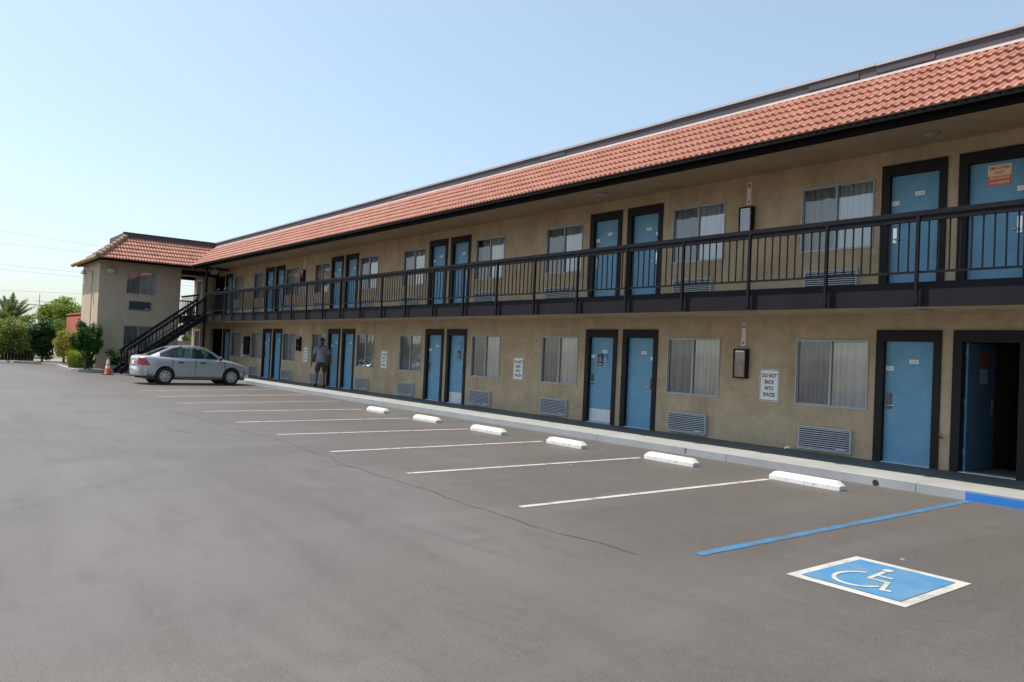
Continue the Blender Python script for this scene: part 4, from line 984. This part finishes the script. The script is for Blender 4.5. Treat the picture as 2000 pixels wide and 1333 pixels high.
for i in range(len(secs) - 1):
    for k in range(n_ - 1):
        if k in (4, 5) and (i <= 1 or i >= 6): continue            # rear window and windscreen openings
        if k in (3, 6) and (i <= 1 or i >= 6): pass
        if k in (1, 8) and 1 <= i <= 6: continue                   # side window openings
        g.f.append((i * n_ + k, i * n_ + k + 1, (i + 1) * n_ + k + 1, (i + 1) * n_ + k)); g.m.append(0)
obj('cabin', g, M['paint'], car, smooth=50)
# glazing
g = MB()
for a, b in ((0, 1), (1, 2)):
    for k in (4, 5): g.add([secs[a][k], secs[a][k + 1], secs[b][k + 1], secs[b][k]], [(0, 1, 2, 3)])
obj('rear_window', g, M['carglass'], car)
g = MB()
for a, b in ((6, 7), (7, 8)):
    for k in (4, 5): g.add([secs[a][k], secs[a][k + 1], secs[b][k + 1], secs[b][k]], [(0, 1, 2, 3)])
obj('windscreen', g, M['carglass'], car)
def side_pt(x, z, s_, off=.0):
    q = cab(x); dz = max(q[2] - q[1], .01); t = min(max((z - q[1]) / dz, 0), 1); return (x, s_ * (lerp(q[4], q[3], t) + off), z)
def side_poly(pts, s_, off):
    v = [side_pt(a, b, s_, off) for a, b in pts]; f = tuple(range(len(v))); return MB().add(v, [f if s_ > 0 else f[::-1]])
for s_ in (-1, 1):
    for nm, pts in (('rear_side_window', [(-1.05, .985), (-.22, .965), (-.22, 1.345), (-.62, 1.335), (-.80, 1.27)]), ('front_side_window', [(-.12, .965), (.80, .955), (.38, 1.245), (.18, 1.32), (-.12, 1.345)]), ('quarter_window', [(-1.40, 1.0), (-1.10, .99), (-.86, 1.25), (-.95, 1.225)])):
        obj(nm, side_poly(pts, s_, .004), M['carglass'], car)
    # painted pillars and sills fill the side openings around the glass; black door frame line
    g = MB()
    for pts in ([(-1.45, .98), (-1.40, 1.0), (-.95, 1.225), (-.86, 1.25), (-.80, 1.27), (-.62, 1.335), (-.62, 1.40), (-.95, 1.32), (-1.45, 1.11)], [(-.22, .95), (-.12, .95), (-.12, 1.36), (-.22, 1.36)], [(-1.10, .985), (-1.05, .98), (-.80, 1.27), (-.86, 1.25)]):
        q = side_poly(pts, s_, .001); g.add(q.v, q.f)
    obj('pillar', g, M['plastic'] , car)
    g = MB()
    for pts in ([(-.62, 1.335), (-.22, 1.345), (-.12, 1.345), (.18, 1.32), (.18, 1.40), (-.25, 1.42), (-.62, 1.41)], [(.18, 1.32), (.38, 1.245), (.80, .955), (1.0, .94), (.72, 1.125), (.38, 1.335), (.18, 1.40)], [(-1.45, 1.11), (-.95, 1.32), (-.62, 1.40), (-.62, 1.42), (-1.05, 1.335), (-1.46, 1.16)], [(-1.47, .94), (.9, .92), (.88, .957), (-.2, .967), (-1.40, 1.002)]):
        q = side_poly(pts, s_, .002); g.add(q.v, q.f)
    obj('window_surround', g, M['paint'], car)
    # door seams, side moulding, handles, mirror, marker
    g = MB(); yb_ = s_ * .8475
    for xx, za, zb_ in ((.98, .30, .90), (-.16, .26, .93), (-1.02, .55, .93)): g.box(xx - .004, xx + .004, min(s_ * .80, s_ * .850), max(s_ * .80, s_ * .850), za, zb_)
    g.box(-.90, 1.0, min(s_ * .80, s_ * .849), max(s_ * .80, s_ * .849), .27, .278)
    obj('door_seam', g, M['plastic'], car)
    g = MB(); g.bevbox(-.88, .95, min(s_ * .82, s_ * .858), max(s_ * .82, s_ * .858), .50, .545, .006); obj('side_moulding', g, M['paint'], car)
    for xx in (-.82, .02):
        g = MB(); g.bevbox(xx, xx + .22, min(s_ * .815, s_ * .862), max(s_ * .815, s_ * .862), .80, .845, .012); obj('door_handle', g, M['plastic'], car)
    g = MB(); g.ell((.80, s_ * .86, .99), (.06, .10, .075), 12, 8); g.bar((.80, s_ * .72, .96), (.80, s_ * .82, .97), .06, .04); obj('wing_mirror', g, M['plastic'], car, smooth=60)
    g = MB(); g.bevbox(1.80, 1.95, min(s_ * .70, s_ * .775), max(s_ * .70, s_ * .775), .50, .54, .008); obj('side_marker', g, M['amber'], car)
    bt = [(-2.225, s_ * .56, .70), (-2.205, s_ * .73, .695), (-2.09, s_ * .815, .69), (-1.84, s_ * .85, .69)]; tp = [(-2.205, s_ * .56, .945), (-2.18, s_ * .725, .945), (-2.10, s_ * .795, .94), (-2.02, s_ * .82, .93)]
    g = MB(); inn = lambda P: [(p[0] + .06, p[1] * .92, p[2]) for p in P]
    g.add(bt + tp + inn(bt) + inn(tp), [f if s_ < 0 else f[::-1] for f in [(0, 1, 5, 4), (1, 2, 6, 5), (2, 3, 7, 6), (4, 5, 13, 12), (5, 6, 14, 13), (6, 7, 15, 14), (0, 8, 9, 1), (1, 9, 10, 2), (2, 10, 11, 3), (3, 11, 15, 7)]])
    obj('taillight', g, M['tail'], car)
    g = MB(); g.ell((1.97, s_ * .55, .62), (.12, .13, .06), 14, 10); obj('headlight', g, M['clear'], car, smooth=60)
# bumpers
def bumper(front):
    mb = MB(); secs_ = []
    for k in range(13):
        t = -1 + 2 * k / 12; yy = t * .80; bul = (1 - abs(t) ** 3.2)
        if front: x_o = 1.80 + .37 * bul; zz = (.26, .56)
        else: x_o = -1.95 - .31 * bul; zz = (.30, .63)
        sg = 1 if front else -1
        secs_.append([(x_o - sg * .16, yy, zz[0]), (x_o - sg * .03, yy * 1.02, zz[0] + .02), (x_o, yy * 1.03, zz[0] + .14), (x_o - sg * .005, yy * 1.03, zz[1] - .06), (x_o - sg * .05, yy, zz[1]), (x_o - sg * .20, yy * .98, zz[1])])
    for q in secs_: mb.v += q
    for i in range(12):
        for k in range(5): mb.f.append((i * 6 + k, i * 6 + k + 1, (i + 1) * 6 + k + 1, (i + 1) * 6 + k)); mb.m.append(0)
    return mb
obj('front_bumper', bumper(True), M['paint'], car, smooth=60); obj('rear_bumper', bumper(False), M['paint'], car, smooth=60)
g = MB(); g.box(-2.222, -2.205, -.16, .16, .70, .84); obj('number_plate', g, M['white'], car)
g = MB(); g.tube([(-2.05, -.45, .27), (-2.26, -.45, .265)], .028, 10); obj('exhaust_pipe', g, M['plastic'], car)
g = MB(); g.box(2.10, 2.135, -.35, .35, .40, .50); obj('grille', g, M['plastic'], car)
g = MB(); g.box(-1.9, 1.9, -.55, .55, .19, .24); g.box(-1.7, .9, -.62, .62, .9, .94); obj('floor_pan', g, M['carint'], car)
for xx, yy in ((.15, .36), (.15, -.36), (-.75, .36), (-.75, -.36)):
    g = MB(); g.bevbox(xx - .08, xx + .06, yy - .22, yy + .22, .8, 1.12, .04); g.bevbox(xx - .07, xx + .03, yy - .12, yy + .12, 1.12, 1.28, .04); obj('seat', g, M['carint'], car)
g = MB(); g.bevbox(.75, .85, -.6, .6, .94, 1.0, .02); obj('dashboard', g, M['carint'], car)
for wx in WX:
    for s_ in (-1, 1):
        c = (wx, s_ * .735, WR); o_ = s_ * .10
        g = MB(); g.lathe([(.19, -o_), (.28, -o_), (WR, -o_ * .75), (WR, o_ * .75), (.285, o_), (.205, o_ * 1.0), (.19, o_ * .7)], c, 'y', 32)
        wh = obj('wheel', g, M['rubber'], car, base=c, smooth=40)
        g = MB(); n_ = 36; prof = [(.0, 1.08), (.06, 1.06), (.10, .92), (.155, .96), (.19, 1.0), (.205, .96)]
        g.lathe([(r_, o_ * h) for r_, h in prof], c, 'y', n_); obj('wheel_cover', g, M['hub'], wh, base=c, smooth=40)
        g = MB()
        for k in range(7):
            t = 2 * math.pi * k / 7 + .2; cx, cz = c[0] + .145 * math.cos(t), c[2] + .145 * math.sin(t)
            q = MB().lathe([(0, 0), (.026, 0)], (cx, c[1] + o_ * 1.005, cz), 'y', 10); g.add(q.v, q.f)
        obj('wheel_slots', g, M['black'], wh, base=c)
        g = MB(); g.lathe([(.36, 0), (0, 0)], (wx, s_ * .53, WR + .01), 'y', 24); obj('wheel_well', g, M['black'], car)

# ------------------------------------------------------------------ traffic cone
t = thing('traffic_cone', 'orange traffic cone with white collars standing on the asphalt by the island kerb', 'traffic cone', (-36.46, 6.95, .001), .3)
g = MB(); g.bevbox(-.19, .19, -.19, .19, 0, .035, .01); obj('base', g, M['black'], t)
g = MB(); g.lathe([(.14, .035), (.13, .05), (.036, .70), (.03, .705), (0, .705)], (0, 0, 0), 'z', 20); obj('cone', g, M['orange'], t, smooth=40)
cr = lambda z: .13 + (.036 - .13) * (z - .05) / .65
for a, b in ((.27, .40), (.46, .65)):
    g = MB(); g.lathe([(cr(a) + .003, a), (cr(b) + .003, b)], (0, 0, 0), 'z', 20); obj('collar', g, M['white'], t, smooth=40)

# ------------------------------------------------------------------ the man on the walkway (front = local -y)
man = thing('person', 'man in grey t-shirt and brown shorts standing on the walkway by a far blue door', 'person', (-26.42, 12.06, .155), R(58))
V = [(0, 0, .93), (0, 0, 1.10), (0, -.01, 1.28), (0, 0, 1.42), (0, -.01, 1.50), (0, -.02, 1.56), (0, -.025, 1.63), (0, -.01, 1.71),           # 0-7 spine, head
     (.10, 0, .90), (.12, -.03, .52), (.12, .02, .10), (.12, -.02, .05), (.13, -.14, .03),                                              # 8-12 left leg
     (-.10, 0, .90), (-.13, -.06, .52), (-.15, -.02, .10), (-.15, -.06, .05), (-.17, -.18, .03),                                          # 13-17 right leg
     (.19, 0, 1.40), (.27, .02, 1.14), (.31, -.07, .90), (.315, -.10, .83),                                                                 # 18-21 left arm
     (-.19, 0, 1.40), (-.28, .02, 1.14), (-.34, -.03, .90), (-.345, -.05, .82),                                                             # 22-25 right arm
     (0, -.10, 1.615), (.075, 0, 1.625), (-.075, 0, 1.625)]                                                                              # nose, ears
E_ = [(0, 1), (1, 2), (2, 3), (3, 4), (4, 5), (5, 6), (6, 7), (0, 8), (8, 9), (9, 10), (10, 11), (11, 12), (0, 13), (13, 14), (14, 15), (15, 16), (16, 17), (3, 18), (18, 19), (19, 20), (20, 21), (3, 22), (22, 23), (23, 24), (24, 25), (6, 26), (6, 27), (6, 28)]
rad = [(.15, .12), (.155, .13), (.16, .12), (.12, .09), (.055, .055), (.062, .065), (.075, .09), (.055, .07), .09, .058, .04, .045, .035, .09, .058, .04, .045, .035, .062, .045, .03, (.042, .018), .062, .045, .03, (.042, .018), .014, .016, .016]
fb = len(V)
for (wrist, hx2, sgn) in ((21, V[21], 1), (25, V[25], -1)):         # five fingers rooted in each palm
    for k, (dy, ln_) in enumerate(((-.030, .062), (-.010, .075), (.010, .072), (.028, .056))):
        i0 = len(V); V += [(hx2[0], hx2[1] + dy, hx2[2] - .045), (hx2[0] - sgn * .01, hx2[1] + dy * 1.1 - .012, hx2[2] - .045 - ln_ * .6), (hx2[0] - sgn * .025, hx2[1] + dy * 1.1 - .02, hx2[2] - .045 - ln_)]
        E_ += [(wrist, i0), (i0, i0 + 1), (i0 + 1, i0 + 2)]; rad += [.011, .0095, .008]
    i0 = len(V); V += [(hx2[0] - sgn * .012, hx2[1] - .045, hx2[2] - .01), (hx2[0] - sgn * .025, hx2[1] - .06, hx2[2] - .05)]; E_ += [(wrist, i0), (i0, i0 + 1)]; rad += [.012, .009]
obj('body', skin(V, E_, rad, 2, 0), M['skin'], man)
sv = [(0, 0, .90), (0, -.005, 1.06), (0, -.015, 1.26), (0, 0, 1.40), (0, 0, 1.465), (.19, 0, 1.405), (.265, .015, 1.17), (-.19, 0, 1.405), (-.275, .015, 1.17)]
obj('t_shirt', skin(sv, [(0, 1), (1, 2), (2, 3), (3, 4), (3, 5), (5, 6), (3, 7), (7, 8)], [(.19, .145), (.19, .16), (.19, .145), (.135, .105), (.075, .07), .085, .078, .085, .078], 2, 1), M['shirt'], man)
pv = [(0, 0, .95), (0, 0, .86), (.11, 0, .80), (.125, -.03, .50), (-.11, -.01, .80), (-.135, -.06, .50)]
obj('shorts', skin(pv, [(0, 1), (1, 2), (2, 3), (1, 4), (4, 5)], [(.175, .135), (.18, .14), .115, .098, .115, .098], 2, 0), M['shorts'], man)
g = MB(); g.ell((0, .005, 1.69), (.088, .108, .085), 16, 10); obj('hair', g, M['hair'], man, smooth=60)
for s_ in (-1, 1):
    g = MB(); g.ell((s_ * .032, -.108, 1.645), (.012, .008, .008), 8, 6); obj('eye', g, M['white'], man)
    c = V[12] if s_ > 0 else V[17]; g = MB(); g.ell((c[0], c[1] + .08, .045), (.055, .15, .05), 14, 8); obj('shoe', g, M['black'], man, smooth=60)
g = MB(); g.ell((0, -.103, 1.585), (.028, .012, .008), 8, 6); obj('mouth', g, M['red'] if False else M['skin'], man)

# ------------------------------------------------------------------ plants
def leaves(mb, pts, size, rc, aspect=2.0, up=0.0):
    for p in pts:
        n_ = Vector((rc.gauss(0, 1), rc.gauss(0, 1), rc.gauss(0, 1) + up)).normalized(); a = n_.orthogonal().normalized(); a.rotate(Matrix.Rotation(rc.uniform(0, 6.28), 3, n_)); b = n_.cross(a)
        s_ = size * rc.uniform(.6, 1.3); p = Vector(p); h = s_ / aspect
        mb.add([p - a * s_ * .5, p + b * h * .5 + n_ * h * .12, p + a * s_ * .5, p - b * h * .5 + n_ * h * .12], [(0, 1, 2, 3)])
def clump_pts(c, r, n_, rc, shell=.55):
    o_ = []
    while len(o_) < n_:
        v = Vector((rc.gauss(0, 1), rc.gauss(0, 1), rc.gauss(0, 1))).normalized() * (rc.uniform(shell, 1) ** .6)
        o_.append((c[0] + v.x * r[0], c[1] + v.y * r[1], c[2] + v.z * r[2]))
    return o_
def crown(clumps, per, size, seed, aspect=2.0, shell=.5):
    rc = random.Random(seed); g = MB()
    for (c, r) in clumps: leaves(g, clump_pts(c, r, per, rc, shell), size, rc, aspect)
    return g
def rand_clumps(c, r, n_, rad_, seed, flat=0):
    rc = random.Random(seed); o_ = []
    for _ in range(n_):
        v = Vector((rc.gauss(0, 1), rc.gauss(0, 1), rc.gauss(0, 1))).normalized() * rc.uniform(.35, 1) ** .5; k = rc.uniform(.65, 1.3)
        o_.append(((c[0] + v.x * r[0], c[1] + v.y * r[1], c[2] + v.z * r[2]), (rad_ * k, rad_ * k, rad_ * k * .85)))
    return o_
def limbs(c, top, rad_, n_, seed, spread):
    rc = random.Random(seed); g = MB(); g.tube([(c[0], c[1], -.02), (c[0] + .03, c[1], top * .5), (c[0], c[1] + .02, top)], [rad_, rad_ * .75, rad_ * .5], 8)
    for _ in range(n_):
        a = rc.uniform(0, 6.28); z = top * rc.uniform(.55, .95); e = (c[0] + math.cos(a) * spread, c[1] + math.sin(a) * spread, top + spread * rc.uniform(.2, .8))
        g.tube([(c[0], c[1], z), ((c[0] + e[0]) / 2, (c[1] + e[1]) / 2, (z + e[2]) / 2 - .05), e], [rad_ * .4, rad_ * .25, rad_ * .1], 6)
    return g
# clipped dark juniper by the corner
t = thing('topiary_shrub', 'dark green rounded topiary shrub on a bare stem against the wing corner', 'shrub', (-39.2, 6.54, .12))
obj('trunk', limbs((0, 0), .75, .07, 7, 1, .3), M['bark'], t)
rc = random.Random(2); cl = []
for k in range(46):
    a = rc.uniform(0, 6.28); q = rc.uniform(0, 1); zz = rc.uniform(.85, 1.95); rr2 = .56 * math.sin(math.pi * min(max((zz - .55) / 1.75, .05), .95)) ** .7
    kk = rc.uniform(.75, 1.18); cl.append(((math.cos(a) * rr2 * q ** .4 * kk, math.sin(a) * rr2 * q ** .4 * kk, zz), (.17, .17, rc.uniform(.20, .38))))
g = crown(cl, 420, .075, 3, 2.2, .1); obj('crown', g, M['leafjun'], t)
t = thing('broadleaf_plant', 'broad leaved dark plant growing at the foot of the topiary shrub', 'plant', (-39.4, 6.72, .12))
g = MB(); rc = random.Random(4)
leaves(g, clump_pts((0, 0, .42), (.3, .28, .42), 160, rc, .2), .17, rc, 2.0); obj('foliage', g, M['leafdark'], t)
g = MB()
for k in range(6): g.tube([(0, 0, 0), (rc.uniform(-.2, .2), rc.uniform(-.2, .2), .6)], .012, 5)
obj('stem', g, M['bark'], t)
t = thing('yellow_shrub', 'yellow leaved loose shrub in the bed left of the topiary', 'shrub', (-45.6, 6.85, .12))
obj('stem', limbs((0, 0), .7, .05, 10, 5, .4), M['bark'], t)
obj('foliage', crown(rand_clumps((0, 0, 1.0), (.62, .62, .70), 34, .30, 6), 190, .10, 7, 2.0, .1), M['leafyel'], t)
t = thing('lime_grass', 'bright lime green grassy plant in the bed in front of the topiary', 'plant', (-40.9, 6.56, .12))
g = MB(); rc = random.Random(8)
for k in range(1300):
    a = rc.uniform(0, 6.28); r0 = rc.uniform(0, .36); L = rc.uniform(.5, 1.05); b0 = Vector((math.cos(a) * r0 * 1.4, math.sin(a) * r0 * 1.2, 0)); d = Vector((math.cos(a), math.sin(a), 0)) * rc.uniform(.1, .5); wv = Vector((-math.sin(a), math.cos(a), 0)) * .011
    m1 = b0 + d * .35 + Vector((0, 0, L * .65)); m2 = b0 + d + Vector((0, 0, L * rc.uniform(.75, .95)))
    g.add([b0 - wv, b0 + wv, m1 + wv, m1 - wv, m2], [(0, 1, 2, 3), (3, 2, 4)])
obj('foliage', g, M['leaflime'], t)
t = thing('low_bush', 'small dark round bush against the wing wall by the foot of the stairs', 'shrub', (-38.75, 7.75, .12))
t.scale = (1.35, 1.35, 1.3)
obj('stem', limbs((0, 0), .3, .03, 6, 9, .2), M['bark'], t)
obj('foliage', crown(rand_clumps((0, 0, .45), (.28, .28, .26), 14, .16, 10), 150, .06, 11, 1.8, .1), M['leafdark'], t)
t = thing('dark_bush', 'tall dark glossy bush at the corner of the hedge and planted bed', 'shrub', (-48.9, 6.05, .05))
obj('stem', limbs((0, 0), 1.1, .06, 9, 12, .4), M['bark'], t)
obj('foliage', crown(rand_clumps((0, 0, 1.25), (.6, .62, 1.05), 44, .30, 13), 190, .12, 14, 1.8, .1), M['leafdark'], t)
t = thing('hedge', 'long loose green hedge with sunlit yellowish top along the back of the lot', 'hedge', (-50.9, 0, 0))
rc = random.Random(15); g = MB(); cl = []
for k in range(330):
    y = rc.uniform(-9, 5.6); zz = rc.uniform(.62, 2.4); cl.append(((rc.uniform(-.9, .9) * (1.1 - .3 * abs(zz - 1.3)), y, zz + .25 * math.sin(y * 1.3)), (.42, .46, .32)))
g = crown(cl, 110, .15, 16, 1.9, .1); obj('foliage', g, M['leafhedge'], t)
g = MB()
for k in range(24):
    y = -9 + k * .62; g.tube([(rc.uniform(-.2, .2), y, -.03), (rc.uniform(-.3, .3), y + rc.uniform(-.2, .2), 1.3)], .035, 6)
obj('stem', g, M['bark'], t)
t = thing('timber_fence', 'low timber fence darkened to stand for the shade beneath the hedge', 'fence', (-50.75, 0, 0))
g = MB()
for k in range(96): y = -9 + k * .155; g.box(-.012, .012, y, y + .148, -.03, 1.02 + rc.uniform(-.01, .01))
obj('boards', g, M['fence'], t)
for k in range(7): g = MB(); y = -8.8 + k * 2.4; g.box(.02, .10, y, y + .09, -.03, 1.1); obj('post', g, M['fence'], t)
# palm far behind the hedge
def palm(name, label, loc, th_, fl, nf, seed):
    t = thing(name, label, 'palm tree', loc); rc = random.Random(seed)
    g = MB(); g.tube([(0, 0, -.03), (.05, .03, th_ * .5), (0, 0, th_)], [.34, .28, .30], 10); obj('trunk', g, M['bark'], t)
    g = MB()
    for k in range(nf):
        a = 6.283 * k / nf * 2.4 + rc.uniform(-.3, .3); el = R(rc.uniform(5, 82)); L = fl * rc.uniform(.8, 1.1); P = []
        for j in range(11):
            s_ = j / 10 * L; drop = (.05 + .10 * math.cos(el)) * s_ * s_ / fl * 1.6
            P.append(Vector((math.cos(a) * math.cos(el) * s_, math.sin(a) * math.cos(el) * s_, th_ + math.sin(el) * s_ - drop)))
        g.tube(P, [.03 * (1 - .08 * j) for j in range(11)], 5)
        for j in range(1, 41):
            f_ = j / 41 * 10; i_ = int(f_); p = P[i_].lerp(P[min(i_ + 1, 10)], f_ - i_); d = (P[min(i_ + 1, 10)] - P[max(i_ - 1, 0)]).normalized(); sd = d.cross(Vector((0, 0, 1))).normalized(); ll = .62 * fl / 3.2 * math.sin(math.pi * min(.15 + .82 * j / 41, .97))
            for s2 in (-1, 1):
                e = p + sd * s2 * ll * .75 + d * ll * .55 + Vector((0, 0, .12 * ll - rc.uniform(0, .1))); wv = d * .042
                g.add([p - wv, p + wv, e], [(0, 1, 2)])
    obj('crown', g, M['palm'], t); return t
palm('palm_tree', 'broad feather palm rising behind the hedge at the left edge', (-72, 6.55, 0), 2.4, 2.65, 48, 21)
palm('palm_tree', 'small palm head seen far behind the motel through the stair passage', (-70, 19.6, 0), 4.0, .9, 22, 22)
# loose tree behind, left of the wing
t = thing('leafy_tree', 'light yellow green leafy tree behind the bed left of the motel wing', 'tree', (-80, 11.2, 0))
obj('trunk', limbs((0, 0), 2.6, .2, 12, 23, 1.2), M['bark'], t)
obj('crown', crown(rand_clumps((0, 0, 3.4), (1.9, 1.75, 1.45), 60, .6, 24), 140, .22, 25, 1.8, .1), M['leaflime'], t)
for i, (x, y, h, r_, mt, lb) in enumerate(((-64, 8.0, 2.9, 1.1, 'leafmid', 'grey green bushy tree between the palm and the yellow green tree'), (-72, 9.6, 3.0, 1.3, 'leafmid', 'dim green bushy tree behind the dark corner bush'), (-64, 3.0, 2.6, 1.3, 'leafhedge', 'olive green bushy tree behind the hedge under the palm'),
                                          (-58, 4.6, 2.3, 1.2, 'leafmid', 'green bushy tree just behind the hedge right of the palm'), (-47.6, 6.9, 1.5, .55, 'leafdark', 'dark low bush between the yellow shrub and the tall dark bush'), (-52.6, 13.4, 1.6, .8, 'leafyel', 'sunny yellow green bush seen behind the staircase'), (-54, 14.4, 2.3, .8, 'leafmid', 'leafy green bush seen beneath the stair landing'))):
    t = thing('bushy_tree', lb, 'tree', (x, y, 0))
    obj('trunk', limbs((0, 0), h * .45, .08, 8, 30 + i, r_ * .6), M['bark'], t)
    obj('crown', crown(rand_clumps((0, 0, h * .62), (r_, r_, h * .36), 24, r_ * .34, 40 + i), 110, .13, 50 + i, 1.8, .1), M[mt], t)
# buildings beyond
t = thing('terracotta_building', 'terracotta red building corner with small window beyond the yellow shrub', 'building', (-66, 9.75, 0))
g = MB(); g.box(-6, 0, .95, 6, -.03, 3.25); obj('wall', g, M['redwall'], t); g = MB(); g.box(-6.1, .1, .75, .949, -.03, 3.1); obj('pilaster', g, M['redwall'], t)
g = MB(); g.box(-6.15, .15, .7, 6.2, 3.251, 3.35); obj('cornice', g, M['redwall'], t); g = MB(); g.box(.002, .03, 1.1, 1.6, 1.5, 2.1); obj('window', g, M['glass'], t)
t = thing('low_shed', 'low shed with grey roof edge showing above the hedge', 'shed', (-60, 5.5, 0))
g = MB(); g.box(-4, 0, 0, 1.5, -.03, 1.75); obj('wall', g, M['stucco2'], t); g = MB(); g.box(-4.3, .3, -.25, 1.75, 1.752, 1.95); obj('roof', g, M['greyroof'], t)
t = thing('boundary_wall', 'pale boundary wall seen beneath the stairs behind the motel', 'wall', (-50.5, 14.6, 0))
g = MB(); g.box(-.1, .1, -1.5, 6, -.03, 1.5); obj('wall_face', g, M['concrete'], t); g = MB(); g.box(-.14, .14, -1.5, 6, 1.502, 1.58); obj('coping', g, M['concrete'], t)
t = thing('utility_pole', 'thin distant utility pole standing behind the palm', 'utility pole', (-85, 10.05, 0))
g = MB(); g.tube([(0, 0, -.03), (0, 0, 5.4)], [.035, .03], 8); obj('pole', g, M['greyroof'], t); g = MB(); g.box(-.02, .02, -.3, .3, 4.7, 4.74); obj('crossarm', g, M['greyroof'], t)
for i, (z0, z1, lb) in enumerate(((8.2, 7.95, 'highest thin overhead cable crossing the sky left of the wing'), (7.4, 7.38, 'second highest thin overhead cable left of the wing'), (6.02, 5.95, 'third overhead cable, upper of the close pair'), (5.7, 5.66, 'fourth overhead cable, lower of the close pair'), (4.33, 4.5, 'thin overhead cable crossing just above the palm top'), (3.6, 3.48, 'thickest dark cable crossing in front of the palm'))):
    g = MB(); pts = []
    for k in range(25):
        y = -12 + 60 * k / 24; s_ = (y - 4.7) / 4.6; pts.append((-60 - .02 * i, y, z0 + (z1 - z0) * s_ + .0012 * (y - 7) ** 2))
    g.tube(pts, .022 if i == 5 else .0055, 5); tag(obj('power_cable', g, M['wire'], base=(0, 0, 0)), lb, 'cable', 'overhead cables left of the motel')
